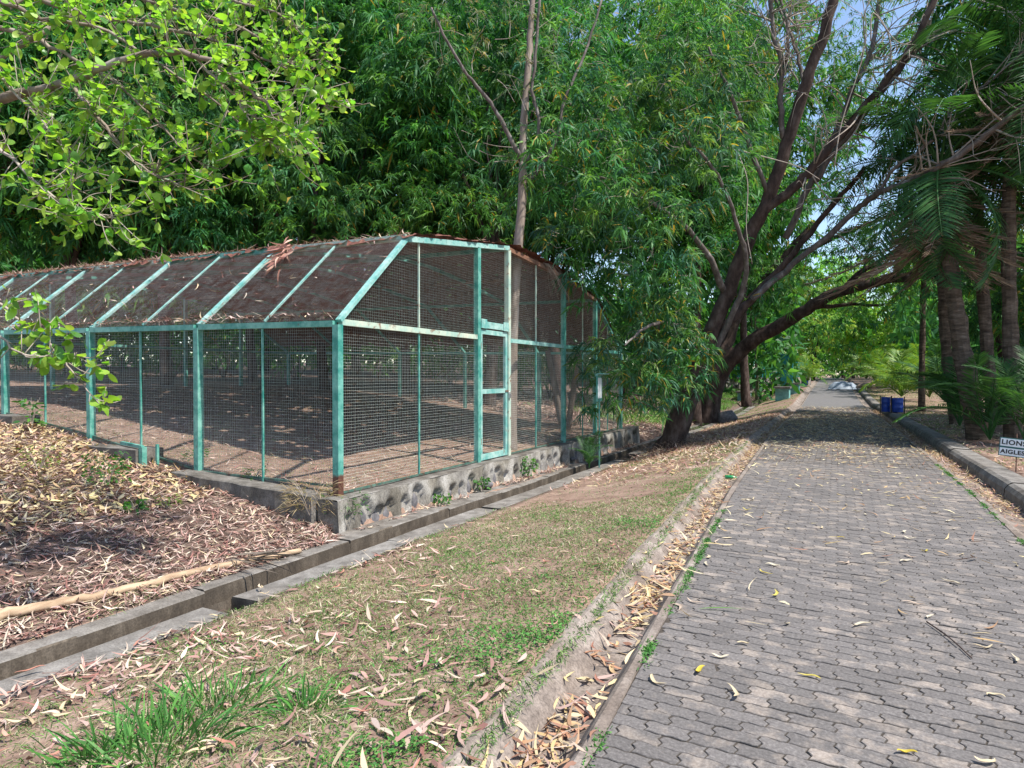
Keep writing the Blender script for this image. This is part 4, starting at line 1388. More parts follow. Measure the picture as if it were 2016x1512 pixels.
FR = [frond_mesh(2.6, 46, .52, .030, s, PG, M_palm, lf) for s, lf in ((.9, .55), (1.3, .6), (1.7, .5))]
FRY = [frond_mesh(1.9, 30, .46, .034, s, PY, M_palm, .7) for s in (1.1, 1.6)]
FRD = [frond_mesh(2.3, 36, .42, .028, s, PD, M_thatch, .1, True) for s in (2.2, 2.8)]


def palm(label, x, y, pts, r0, r1, nf, scale=1.0, el=(-.5, 1.2), dead=0, fr=None, name='palm_tree', group=None, trunk=True, az=None):
    zb = float(zg(x, y))
    zb = float(zb)
    t = thing(name, label, 'palm' if trunk else 'plant', (x, y, zb), group)
    top = np.array(pts[-1])
    if trunk:
        g = Geo()
        c = curve(pts, 10)
        rad = np.interp(np.linspace(0, 1, len(c)), [0, .12, 1], [r0 * 1.25, r0, r1])
        rad = rad * (1 + .03 * (np.arange(len(c)) % 2) + rng.normal(0, .04, len(c)))
        g.tube(c, rad, 12, rough=.10)
        g.build('trunk', M_bark_palm, t, smooth=False)
    for j in range(nf):
        me = (fr or FR)[rng.integers(0, len(fr or FR))]
        a_ = (j / nf * 2 * np.pi + rng.normal(0, .25)) if az is None else rng.uniform(*az)
        e_ = rng.uniform(*el)
        s_ = scale * rng.uniform(.8, 1.15)
        M = Matrix.Translation(top) @ Matrix.Rotation(a_, 4, 'Z') @ Matrix.Rotation(-e_, 4, 'Y') @ Matrix.Rotation(rng.normal(0, .35), 4, 'X') @ Matrix.Scale(s_, 4)
        link('frond', me, t, M)
    for j in range(dead):
        a_ = rng.uniform(0, 2 * np.pi); e_ = rng.uniform(-1.5, -1.0)
        M = Matrix.Translation(top + np.array([0, 0, -.15 - rng.uniform(0, .4)])) @ Matrix.Rotation(a_, 4, 'Z') @ Matrix.Rotation(-e_, 4, 'Y') @ Matrix.Scale(scale * rng.uniform(.45, .8), 4)
        o = link('frond', FRD[j % 2], t, M)
        o['label'] = 'dead brown hanging frond'
    return t


def pz_(px, py, D):
    return P(px, py, D)


def palm_at(label, base, pts, D, *a, **k):
    b_ = P(base[0], base[1], D)
    zb = float(zg(b_[0], b_[1]))
    q = [np.array([b_[0], b_[1], zb - .2])] + [P(px, py, d_) for px, py, d_ in pts]
    return palm(label, b_[0], b_[1], q, *a, **k)


palm_at('rough palm leaning left beside the road with dead fronds below its crown', (1930, 870), [(1903, 740, 15.3), (1880, 600, 15.4), (1856, 440, 15.5), (1848, 330, 15.5)], 15.2, .21, .14, 30, 1.3, (-1.35, .9), dead=30)
palm_at('straight palm trunk with a hanging brown frond against it, rightmost at the road edge', (1995, 865), [(1990, 700, 15.2), (1984, 520, 15.2), (1985, 300, 15.2), (1990, 130, 15.2)], 15.0, .16, .12, 32, 1.5, (-1.4, .9), dead=12)
palm_at('dark palm trunk in the shade between the two thick palm trunks', (1960, 850), [(1940, 650, 17), (1925, 450, 17), (1920, 250, 17)], 16.8, .15, .11, 28, 1.4, (-1.35, .9), dead=18)
palm_at('slim leaning palm trunk left of the thick palm trunks', (1885, 822), [(1872, 760, 20), (1860, 660, 20), (1852, 520, 20), (1850, 420, 20)], 19.8, .17, .12, 20, 1.2, (-.9, 1.1), dead=5)
palm_at('tall palm with its crown high above the road at the right', (2070, 850), [(2060, 600, 18), (2050, 250, 18), (2050, -20, 18)], 18, .22, .15, 24, 1.5, (-1.1, 1.0), dead=4)
palm_at('thin straight palm stem behind the blue barrels', (1815, 806), [(1815, 720, 27), (1816, 600, 27), (1818, 500, 27)], 27, .13, .09, 13, 1.1, (-.7, 1.1))
# one big frond hanging down the right hand trunk
# low clumps without a trunk
for (px, py, D, lab, nf, sc) in ((1950, 800, 14.2, 'low dark palm clump in front of the thick trunks on the right', 9, .95), (2020, 800, 13.6, 'low palm clump with spread fronds at the right picture edge above the sign', 9, .9), (1890, 790, 18, 'low palm clump beside the slim leaning palm trunk', 9, .95)):
    b_ = P(px, py, D); zb = float(zg(b_[0], b_[1]))
    palm(lab, b_[0], b_[1], [np.array([b_[0], b_[1], zb + .1])], 0, 0, nf, sc, (.65, 1.3), trunk=False, name='palm_clump')
yl = [(1775, 790, 33, 1.3), (1745, 778, 42, 1.5), (1830, 790, 31, 1.2), (1725, 770, 50, 1.6), (1800, 780, 37, 1.5), (1860, 795, 27, 1.2), (1705, 764, 62, 1.7), (1590, 765, 62, 1.4), (1760, 770, 46, 1.7)]
yn = ['bright yellow-green palm clump right behind the blue barrels', 'yellow-green palm clump left of the blue barrels', 'arching palm clump right of the blue barrels', 'pale palm clump beside the white sheet heap', 'tall feathery palm clump behind the barrels',
      'palm clump left of the slim leaning trunk', 'farthest palm clump on the right verge', 'yellowish palm clump near the teal fence', 'feathery palm clump between the barrels and the sheet heap']
for (px, py, D, sc), lab in zip(yl, yn):
    b_ = P(px, py, D); zb = float(zg(b_[0], b_[1]))
    palm(lab, b_[0], b_[1], [np.array([b_[0], b_[1], zb + .1 + .3 * sc])], 0, 0, 15, sc, (.1, 1.35), fr=FRY if D > 29 else FR, trunk=False, name='palm_clump')
# seedling by the notice board
b_ = P(1160, 918, 15.0); zb = float(zg(b_[0], b_[1]))
palm('palm seedling with upright fronds beside the notice post', b_[0], b_[1], [np.array([b_[0], b_[1], zb + .02])], 0, 0, 9, .34, (.8, 1.4), trunk=False, name='palm_seedling')

# ------------------------------------------------------------------ broad leaved tree at the left
tx, ty = -7.6, 2.0
zb = float(zg(tx, ty))
ft = thing('fig_tree', 'fig tree with bright broad leaves hanging in from the left edge of the picture', 'tree', (tx, ty, zb))
g = Geo()
tt = limb(g, [(tx, ty, zb - .3), (tx + .1, ty, 1.5), (tx + .15, ty + .1, 3.2), (tx + .1, ty + .2, 5.0)], .22, .10, 10, 6, .05)
g.build('trunk', M_bark_pale, ft, smooth=True)
FB = [([(-60, 215, 6.2), (40, 190, 6.0), (140, 165, 5.8), (250, 120, 5.7), (380, 110, 5.6), (480, 170, 5.6), (560, 240, 5.6)], .055, .012, 1.0),
      ([(140, 165, 5.8), (210, 250, 5.6), (280, 330, 5.5), (365, 372, 5.5)], .022, .006, 1.0),
      ([(-60, 60, 6.3), (60, 75, 6.2), (130, 110, 6.1), (230, 165, 6.0), (330, 260, 6.0), (410, 335, 6.0)], .03, .006, 1.0),
      ([(-60, -60, 6.6), (120, 20, 6.5), (300, 55, 6.4), (450, 90, 6.3), (570, 140, 6.3)], .035, .008, 1.1),
      ([(-60, 250, 5.6), (40, 330, 5.4), (110, 390, 5.3), (170, 420, 5.3), (230, 430, 5.3)], .018, .005, .9),
      ([(-40, 590, 5.0), (40, 630, 5.0), (100, 680, 5.0), (150, 740, 5.0), (195, 795, 5.0)], .014, .004, .7),
      ([(-40, 640, 4.9), (30, 690, 4.9), (80, 700, 4.9), (150, 700, 4.9)], .012, .004, .7),
      ([(150, -60, 6.8), (300, 10, 6.8), (480, 60, 6.7), (600, 150, 6.6), (650, 220, 6.6)], .03, .006, 1.1),
      ([(330, -60, 7.0), (450, 0, 7.0), (560, 40, 6.9), (630, 110, 6.9)], .025, .006, 1.0),
      ([(-60, 120, 5.9), (60, 215, 5.8), (130, 300, 5.7), (150, 380, 5.7)], .018, .005, .8),
      ([(380, 110, 5.6), (470, 200, 5.7), (520, 270, 5.8), (590, 262, 5.8)], .014, .005, 1.1),
      ([(-60, 0, 6.0), (90, 40, 6.0), (200, 60, 6.0), (330, 140, 6.0), (450, 220, 6.0), (520, 300, 6.0)], .025, .006, 1.1)]
leafp, leafd = [], []
for bi, (pts, r0, r1, dens) in enumerate(FB):
    g = Geo()
    w3 = [P(*q) for q in pts]
    st = tt[len(tt) * (1 if w3[0][2] < 3 else 2) // 3] if bi not in (1, 10) else None
    c = limb(g, ([st, (st + w3[0]) / 2 + np.array([0, 0, .1])] if st is not None else []) + w3, r0 * (1.3 if st is not None else 1), r1, 7, 6, .04, wig=.008)
    nvis = len(curve(w3, 6))
    cv = c[-nvis:]
    ncl = int((60 if bi not in (5, 6) else 26) * dens)
    for j in range(ncl):
        s_ = cv[min(len(cv) - 1, int(len(cv) * (.12 + .9 * (j + rng.random()) / ncl)))]
        dv = nrm(np.array([rng.normal(.25, .7), rng.normal(.1, .6), rng.normal(.0, .65)]))
        L_ = rng.uniform(.10, .60) * (1 if bi not in (5, 6) else .6)
        e1 = s_ + dv * L_ + np.array([0, 0, .05])
        limb(g, [s_, s_ + dv * L_ * .5 + rng.normal(0, .03, 3), e1], .005, .003, 4, 3, 0)
        nn = rng.integers(4, 9)
        f = rng.uniform(.35, 1.05, nn)
        leafp.append(s_ + (e1 - s_) * f[:, None])
        leafd.append(nrm(dv * .6 + rng.normal(0, .7, (nn, 3)) + np.array([.1, -.2, -.15])))
    # terminal rosette
    nn = 6
    leafp.append(np.repeat(cv[-1:], nn, 0)); leafd.append(nrm(nrm(cv[-1] - cv[-3]) * .7 + rng.normal(0, .7, (nn, 3))))
    g.build('branch', M_bark_pale if r0 > .02 else M_twig, ft, smooth=True)
leafp = np.concatenate(leafp); leafd = np.concatenate(leafd)
N = len(leafp)
FC = np.array([(.24, .42, .06), (.30, .48, .08), (.18, .36, .05), (.35, .52, .11), (.11, .27, .06)])
fcol = np.clip(FC[rng.integers(0, len(FC), N)] * (1 + rng.normal(0, .2, (N, 1))) * (1 + rng.normal(0, .08, (N, 3))), .01, .9)
fL = rng.uniform(.055, .115, N); fW = fL * rng.uniform(.58, .72, N)
fside = nrm(rng.normal(0, .5, (N, 3)) + np.array([0, 0, 1.0]))
vis, dd = visible(leafp, 20)
order = np.argsort(np.where(vis, dd / fL, 1e9))
near = order[:300]
rest = order[300:]
WP = [0, .55, .92, 1.0, .72, 0]
for j in near:
    g = Geo()
    add_leaves(g, np.zeros((1, 3)), leafd[j:j + 1], fL[j:j + 1], fW[j:j + 1], rng.normal(0, .06, 1), rng.uniform(.05, .35, 1), fcol[j:j + 1], side=fside[j:j + 1], segs=5, wprof=WP, fold=.42)
    o = g.build('leaf', M_fig, None, smooth=True)
    o.parent = ft
    o.matrix_parent_inverse = Matrix.Translation(ft.location).inverted()
    o.location = leafp[j]
g = Geo()
add_leaves(g, leafp[rest], leafd[rest], fL[rest], fW[rest], rng.normal(0, .06, len(rest)), rng.uniform(.05, .35, len(rest)), fcol[rest], side=fside[rest], segs=5, wprof=WP, fold=.42)
o = g.build('foliage', M_fig, ft, smooth=True)
o['kind'] = 'stuff'

# ------------------------------------------------------------------ things along the road
def sign_board():
    b_ = P(2001, 931, 10.0)
    zb = float(zg(b_[0], b_[1]))
    t = thing('direction_sign', 'small white sign reading LIONS and AIGLES on a thin stake at the right edge', 'sign', (b_[0], b_[1], zb))
    g = Geo(); g.tube([(b_[0], b_[1], zb - .1), (b_[0] + .01, b_[1], zb + .24), (b_[0] + .012, b_[1], zb + .62)], .009, 6); g.build('stake', M_rust, t)
    top = P(2001, 882, 10.0)
    rot = Matrix.Translation(Vector((b_[0] + .012, b_[1] - .02, float(top[2])))) @ Matrix.Rotation(R(-12), 4, 'Z') @ Matrix.Rotation(R(5), 4, 'Y')
    def lb(name, x0, x1, z0, z1, th, mat, y=0):
        g = Geo(); g.box((x0, y - th, z0), (x1, y, z1)); o = g.build(name, mat)
        o.parent = t; o.matrix_parent_inverse = Matrix.Translation(t.location).inverted(); o.matrix_basis = rot
        return o
    lb('board', -.225, .235, -.145, .145, .012, M_signgreen)
    for z0, z1, txt in ((.012, .132, 'LIONS'), (-.132, -.016, 'AIGLES')):
        pnl = lb('panel', -.212, .222, z0, z1, .006, M_white, -.0125)
        cu = bpy.data.curves.new('lettering', 'FONT'); cu.body = txt
        cu.size = .104 if txt == 'LIONS' else .090; cu.extrude = .0015; cu.offset = .003; cu.space_character = 1.10
        cu.align_x = 'LEFT'; cu.align_y = 'CENTER'
        cu.materials.append(M_black)
        tmp = bpy.data.objects.new('tmp', cu); C.objects.link(tmp)
        bpy.context.view_layer.update()
        me = bpy.data.meshes.new_from_object(tmp.evaluated_get(bpy.context.evaluated_depsgraph_get()))
        bpy.data.objects.remove(tmp)
        o = bpy.data.objects.new('lettering', me); C.objects.link(o)
        o.parent = pnl
        o.matrix_parent_inverse = Matrix.Identity(4)
        o.matrix_basis = Matrix.Translation(Vector((-.20, -.0205, (z0 + z1) / 2))) @ Matrix.Rotation(R(90), 4, 'X')


sign_board()

# notice post beside the cage
b_ = P(1180, 912, 15.2); zb = float(zg(b_[0], b_[1]))
t = thing('notice_post', 'thin teal post with a narrow white notice board under a little roof beside the cage', 'sign', (b_[0], b_[1], zb))
g = Geo(); g.bar((b_[0], b_[1], zb - .1), (b_[0], b_[1], 1.05), .028, .028, up=(0, 1, 0)); g.build('post', M_teal, t)
rotz = R(60)
cs, sn = math.cos(rotz), math.sin(rotz)
T = Matrix.Translation(Vector((b_[0], b_[1], 0))) @ Matrix.Rotation(R(96), 4, 'Z')


def lb2(name, boxes, mat):
    g = Geo()
    for bx in boxes: g.box(*bx)
    o = g.build(name, mat); o.parent = t; o.matrix_parent_inverse = Matrix.Translation(t.location).inverted(); o.matrix_basis = T
    return o


lb2('frame', [((-.24, -.015, 1.02), (.24, .02, 1.09)), ((-.24, -.015, 1.58), (.24, .02, 1.63)), ((-.24, -.015, 1.09), (-.20, .02, 1.58)), ((.20, -.015, 1.09), (.24, .02, 1.58))], M_teal)
pn = lb2('panel', [((-.199, -.012, 1.091), (.199, .012, 1.579))], M_white)
lb2('roof', [((-.30, -.16, 1.66), (.30, -.01, 1.68)), ((-.28, -.02, 1.63), (.28, .03, 1.66))], M_teal_pale)

# blue barrels in a stand
b0 = P(1762, 817, 26.0)
gz = float(zg(b0[0], b0[1]))


def barrel(x, y, rad, h, label, lean=0):
    t = thing('litter_barrel', label, 'bin', (x, y, gz), 'blue litter barrels by the road')
    g = Geo()
    zs = [.06, .06, .10, .24, .26, .28, .44, .46, .48, h - .03, h, h, h - .03]
    rs = [.02, rad * .96, rad, rad, rad * 1.04, rad, rad, rad * 1.04, rad, rad, rad * 1.03, rad * .94, rad * .92]
    n_ = 20; th = np.arange(n_) / n_ * 2 * np.pi
    V = np.concatenate([np.stack([x + r_ * np.cos(th), y + r_ * np.sin(th), np.full(n_, gz + z_)], 1) for z_, r_ in zip(zs, rs)])
    i, k = np.meshgrid(np.arange(len(zs) - 1), np.arange(n_), indexing='ij'); k2 = (k + 1) % n_
    q = np.stack([i * n_ + k, i * n_ + k2, (i + 1) * n_ + k2, (i + 1) * n_ + k], -1).reshape(-1)
    g.add(V, q, [4] * (len(q) // 4)); g.build('drum', M_blue, t, smooth=True)
    g = Geo()
    for sx in (-1, 1):
        g.bar((x + sx * (rad + .03), y - .05, gz - .1), (x + sx * (rad + .03), y - .05, gz + h + .06), .035, .03, up=(0, 1, 0))
    g.bar((x - rad - .03, y - .05, gz + h * .5), (x - rad - .03, y + .1, gz + h * .5), .02, .02)
    g.build('stand', M_black, t)


barrel(b0[0] - .30, b0[1] + .28, .17, .66, 'blue litter barrel, the darker left one of two by the kerb')
barrel(b0[0] + .10, b0[1] - .03, .20, .64, 'blue litter barrel, the wider right one of two by the kerb')
fb_ = P(1637, 752, 62); gz = float(zg(fb_[0], fb_[1]))
fx = float(XL(fb_[1])) - .9
barrel(fx, fb_[1], .26, .62, 'single blue litter barrel far away at the left edge of the road')

# white sheet heap on the road's right edge, soil heap beside it
c = P(1656, 758, 55)
cy_ = c[1]; cx_ = float(XR(cy_)) - .6
g = Geo()
n_ = 26
u = np.linspace(-1, 1, n_)
U, W_ = np.meshgrid(u, u, indexing='ij')
rr_ = np.clip(1 - (U ** 2 + W_ ** 2), 0, 1)
z = float(ZR(cy_)) + .015 + .62 * rr_ ** .6 * (1 + .25 * wnoise(U * 3, W_ * 3, 1.3, 5)) + .07 * wnoise(U * 9, W_ * 4, 1, 2) * rr_
V = np.stack([cx_ + U * 1.15 * (1 + .12 * wnoise(W_ * 3, U, 1, 1)), cy_ + W_ * 1.6, z], -1)
i, k = np.meshgrid(np.arange(n_ - 1), np.arange(n_ - 1), indexing='ij')
q = np.stack([i * n_ + k, (i + 1) * n_ + k, (i + 1) * n_ + k + 1, i * n_ + k + 1], -1).reshape(-1)
g.add(V.reshape(-1, 3), q, [4] * (len(q) // 4))
tag(g.build('sheet_heap', M_sheet), 'crumpled white sheet over a heap at the right side of the far road', 'heap')
g = Geo()
blob(g, (cx_ + 2.0, cy_, float(ZR(cy_)) + .1), (1.1, 1.4, .45), 14, 8, .08)
tag(g.build('soil_heap', M_soil, smooth=True), 'low brown soil heap beside the white sheet', 'heap')

# benches of turquoise concrete
for px, D, sc, lab in ((1542, 45, 1.0, 'nearer turquoise concrete bench on the left verge'), (1563, 50, .95, 'farther turquoise concrete bench on the left verge'), (1466, 47, .9, 'turquoise concrete bench half hidden behind the black-trunked tree')):
    q = P(px, 780, D); gz = float(zg(q[0], q[1]))
    t = thing('concrete_bench', lab, 'bench', (q[0], q[1], gz))
    g = Geo(); g.box((q[0] - .46 * sc, q[1] - .7, gz - .2), (q[0] + .42 * sc, q[1] + .7, gz + .78 * sc)); g.build('base', M_turq, t)
    g = Geo(); g.box((q[0] - .56 * sc, q[1] - .95, gz + .78 * sc), (q[0] + .50 * sc, q[1] + .95, gz + .90 * sc)); g.build('seat', M_conc, t)

# stone wall with a teal fence on it
q0 = P(1425, 752, 58); q1 = P(1592, 752, 66)
t = thing('stone_wall', 'rough stone wall below the teal fence left of the road', 'wall', (q1[0], q1[1], 0))
d_ = nrm(q1 - q0); Lw = np.linalg.norm(q1 - q0)
gz = float(zg(q0[0], q0[1]))
g = Geo(); g.bar(q0 * [1, 1, 0] + [0, 0, gz + .35], q1 * [1, 1, 0] + [0, 0, gz + .35], .5, 1.3); g.build('core', M_mortar, t)
nrmv = np.array([d_[1], -d_[0], 0])
for j in range(70):
    c = q0 * [1, 1, 0] + d_ * [1, 1, 0] * rng.uniform(0, Lw) + nrmv * .24 + np.array([0, 0, gz + rng.uniform(.0, .9)])
    g = Geo(); blob(g, c, (rng.uniform(.12, .24), .12, rng.uniform(.09, .16)), 8, 5, .1); g.build('stone', M_stone, t, smooth=True)
t = thing('metal_fence', 'teal fence of upright slats standing on the stone wall', 'fence', (q1[0], q1[1], gz + 1))
n_ = 60
for j in range(n_):
    c = q0 * [1, 1, 0] + d_ * [1, 1, 0] * (Lw * (j + .5) / n_)
    g = Geo(); g.bar(c + [0, 0, gz + 1.003], c + [0, 0, gz + 2.55], .10, .03, up=tuple(nrmv)); g.build('slat', M_fence, t)
for zz in (1.25, 2.3):
    g = Geo(); g.bar(q0 * [1, 1, 0] + nrmv * -.05 + [0, 0, gz + zz], q1 * [1, 1, 0] + nrmv * -.05 + [0, 0, gz + zz], .05, .05); g.build('rail', M_fence, t)
q = P(1549, 752, 57)
t = thing('gate_pillar', 'taller teal box pillar at the near end of the teal fence', 'pillar', (q[0], q[1], gz))
g = Geo(); g.box((q[0] - .5, q[1] - .35, gz - .3), (q[0] + .5, q[1] + .35, gz + 3.0)); g.build('box_panel', M_fence, t)
g = Geo(); g.box((q[0] - .55, q[1] - .4, gz + 3.0), (q[0] + .55, q[1] + .4, gz + 3.08)); g.build('cap', M_teal, t)

# stone by the black trunk
q = P(1432, 792, 30)
gz = float(zg(q[0], q[1]))
g = Geo(); blob(g, (q[0], q[1], gz + .15), (.45, .4, .42), 12, 8, .08)
tag(g.build('boulder', M_stone, smooth=True), 'grey boulder at the foot of the black-trunked tree', 'boulder')
# dark stones on the drain ledge
for px, py, D, r_, lab in ((965, 955, 12.0, .10, 'black stone lying on the drain ledge below the cage door'), (1128, 908, 16.0, .08, 'bluish stone on the drain ledge near the palm seedling')):
    q = P(px, py, D); gz = float(zg(q[0], q[1]))
    g = Geo(); blob(g, (-5.86 if D < 13 else q[0], q[1], -.5 + r_ * .6), (r_ * .8, r_ * 1.5, r_ * .7), 9, 6, .12)
    tag(g.build('stone', M_stone, smooth=True), lab, 'stone')
# green bottle in the left gutter
q = P(1465, 932, 10.6)
bx, by = float(XL(q[1])) - .24, q[1]
t = thing('bottle', 'green plastic bottle lying in the left gutter', 'bottle', (bx, by, -.1))
g = Geo()
g.tube([(bx - .09, by - .02, -.08), (bx - .085, by - .02, -.08), (bx + .04, by, -.08), (bx + .075, by + .005, -.08), (bx + .10, by + .01, -.08)], [.02, .034, .036, .018, .013], 12)
g.build('body', M_can, t, smooth=True)
g = Geo(); g.tube([(bx + .101, by + .01, -.08), (bx + .115, by + .012, -.08)], .015, 10); g.build('cap', M_white, t)

# long dry pole on the litter
pts = []
for px, py in ((-60, 1226), (80, 1195), (200, 1172), (330, 1140), (470, 1108), (590, 1085)):
    # walk the pixel ray to the ground
    for D in np.arange(3, 9, .02):
        q = P(px, py, D)
        if q[2] <= float(zg(q[0], q[1])) + .05: break
    pts.append(q)
g = Geo(); limb(g, pts, .048, .03, 9, 6, .05, wig=.006)
tag(g.build('fallen_pole', M_pole, smooth=True), 'long dry tan pole lying on the leaves left of the drain', 'pole')
# withered palm leaf by the end of the pole
g = Geo()
n_ = 26
a0 = pts[-2]
pp = a0 + rng.normal(0, 1, (n_, 3)) * np.array([.10, .12, .01]) + np.array([0, 0, .06])
add_leaves(g, pp, nrm(np.stack([rng.normal(.7, .25, n_), rng.normal(.35, .3, n_), rng.normal(.0, .08, n_)], 1)), rng.uniform(.3, .7, n_), .018, rng.normal(0, .1, n_), .1, lcol(n_, np.array([(.13, .105, .085), (.20, .165, .13)])), segs=4)
tag(g.build('palm_leaf', M_litter), 'withered grey palm leaf across the drain edge at the end of the pole', 'palm leaf')
# dark twig on the road
q0, q1 = P(1828, 1228, 4.14), P(1918, 1300, 3.6)
g = Geo(); limb(g, [q0 * [1, 1, 0] + [0, 0, .010], (q0 + q1) / 2 * [1, 1, 0] + [.01, .01, .014], q1 * [1, 1, 0] + [0, 0, .010]], .005, .004, 6, 4, 0)
tag(g.build('twig', M_bark_dark), 'straight dark twig lying on the paving', 'twig')
q0 = P(1416, 1200, 4.4)
g = Geo()
add_leaves(g, np.array([[q0[0] - .12, q0[1] - .1, .012]]), nrm(np.array([[.8, .55, .08]])), .30, .016, .3, .03, np.array([[.12, .26, .06]]), side=np.array([[0, 0, 1.0]]), segs=6)
tag(g.build('palm_strip', M_grass), 'green curved blade lying across the paving at the left edge', 'leaf blade')
# pale leaning logs inside the far corner of the cage
for (a_, b_2, lab) in (((1078, 690, 19.5), (1108, 770, 19.5), 'pale log leaning left inside the far end of the cage'), ((1140, 690, 20), (1118, 775, 20), 'reddish log leaning right inside the far end of the cage')):
    p0, p1 = P(*a_), P(*b_2)
    gz = float(zg(p1[0], p1[1]))
    p1[2] = gz
    g = Geo(); limb(g, [p1, (p0 + p1) / 2, p0], .10, .08, 9, 4, .05)
    tag(g.build('log', M_bark_pale, smooth=True), lab, 'log')
# twigs and a dry spray hanging from the roof edge
g = Geo()
c0 = cp(0, 7.0, 4.2)
for j in range(26):
    dv = np.array([rng.normal(.15, .12), rng.uniform(.2, 1.2), rng.uniform(-.7, .1)])
    limb(g, [c0 + rng.normal(0, .05, 3), c0 + dv * .4 + [0, 0, .1], c0 + dv + [0, 0, -.15]], .007, .003, 4, 4, 0)
tag(g.build('dead_branch', M_twig), 'spray of dry twigs hanging over the rusty roof edge of the cage', 'dead branch')

# ------------------------------------------------------------------ small plants
def leafy(label, x, y, h, r, n, L, W, pal, name='weed', up=.3, cat='plant', zoff=0.0, stems=6, parent_z=None):
    z = float(zg(x, y)) if parent_z is None else parent_z
    t = thing(name, label, cat, (x, y, z))
    g = Geo()
    for j in range(stems):
        a_ = rng.uniform(0, 6.28)
        limb(g, [(x, y, z - .03), (x + math.cos(a_) * r * .4, y + math.sin(a_) * r * .4, z + h * .6), (x + math.cos(a_) * r * .9, y + math.sin(a_) * r * .9, z + h)], .006, .002, 4, 3, 0)
    g.build('stem', M_twig, t)
    g = Geo()
    a_ = rng.uniform(0, 6.28, n); q_ = rng.random(n) ** .6
    zz = rng.uniform(.15, 1, n)
    p = np.stack([x + np.cos(a_) * r * q_, y + np.sin(a_) * r * q_, z + zoff + zz * h], 1)
    d = nrm(np.stack([np.cos(a_), np.sin(a_), rng.normal(up, .4, n)], 1) + rng.normal(0, .3, (n, 3)))
    add_leaves(g, p, d, L * rng.uniform(.6, 1.2, n), W * rng.uniform(.7, 1.2, n), rng.normal(0, .1, n), .25, np.clip(pal[rng.integers(0, len(pal), n)] * (1 + rng.normal(0, .15, (n, 1))), .01, .8), segs=4)
    g.build('foliage', M_fig, t)


GP = np.array([(.07, .20, .04), (.10, .26, .05), (.05, .15, .05)])
GY = np.array([(.20, .30, .06), (.26, .34, .09), (.14, .24, .05)])


def ground_at(px, py, off=0.0):
    for D in np.arange(2.4, 60, .02):
        q = P(px, py, D)
        if q[2] <= float(zg(q[0], q[1])) + off: break
    return q


for px, py, h, r, n, L, W, pal, lab in ((210, 960, .5, .3, 170, .07, .035, GP, 'bushy dark green weed in the leaf litter before the cage'), (75, 930, .38, .25, 140, .06, .02, GY, 'pale yellow-green weed at the left, in front of the plinth'),
                                       (60, 850, .62, .16, 60, .13, .05, GP, 'upright broad leaved weed beside the leftmost cage post'), (385, 905, .16, .2, 70, .08, .02, GP, 'small green weed at the plinth end'),
                                       (265, 1010, .15, .1, 30, .1, .05, GP, 'two-leaved seedling in the brown litter'), (680, 1020, .3, .28, 160, .09, .014, GP, 'grassy weed at the foot of the wall corner'),
                                       (500, 945, .18, .16, 60, .08, .016, GP, 'thin weed against the concrete plinth'), (330, 1000, .15, .15, 60, .07, .016, GY, 'yellowish tuft in the litter before the cage')):
    q = ground_at(px, py)
    leafy(lab, q[0], q[1], h, r, n, L, W, pal)
for px, D, h, r, n, lab in ((1018, 13.6, .42, .17, 130, 'leafy green weed growing from the wall face below the door'), (936, 11.8, .24, .13, 60, 'small leafy weed at the wall foot left of the black stone'), (855, 10.6, .14, .16, 60, 'low weed at the wall foot')):
    q = P(px, 900, D)
    leafy(lab, -5.82, q[1], h, r, n, .075, .045, GP, parent_z=-.5)
# feathery dry bush at the near corner
q = ground_at(640, 985)
leafy('dry straw-coloured brush tangled around the near corner post', -6.35, 6.45, .42, .36, 420, .14, .008, np.array([(.40, .30, .19), (.30, .20, .13), (.50, .40, .26)]), name='dry_brush', parent_z=-.25)


def grass_patch(g, x, y, z, L, W, pal, droop=.5, tilt=.5, segs=3):
    n = len(x)
    d = nrm(np.stack([rng.normal(0, tilt, n), rng.normal(0, tilt, n), np.ones(n)], 1))
    add_leaves(g, np.stack([x, y, z], 1), d, L, W, rng.normal(0, .2, n), droop * rng.uniform(.3, 1.4, n), np.clip(pal[rng.integers(0, len(pal), n)] * (1 + rng.normal(0, .18, (n, 1))), .01, .8), segs=segs)


GG = np.array([(.06, .20, .04), (.09, .25, .05), (.13, .30, .07), (.05, .15, .035)])
GS = np.array([(.46, .39, .27), (.54, .48, .35), (.37, .31, .20), (.34, .32, .18), (.26, .29, .12)])
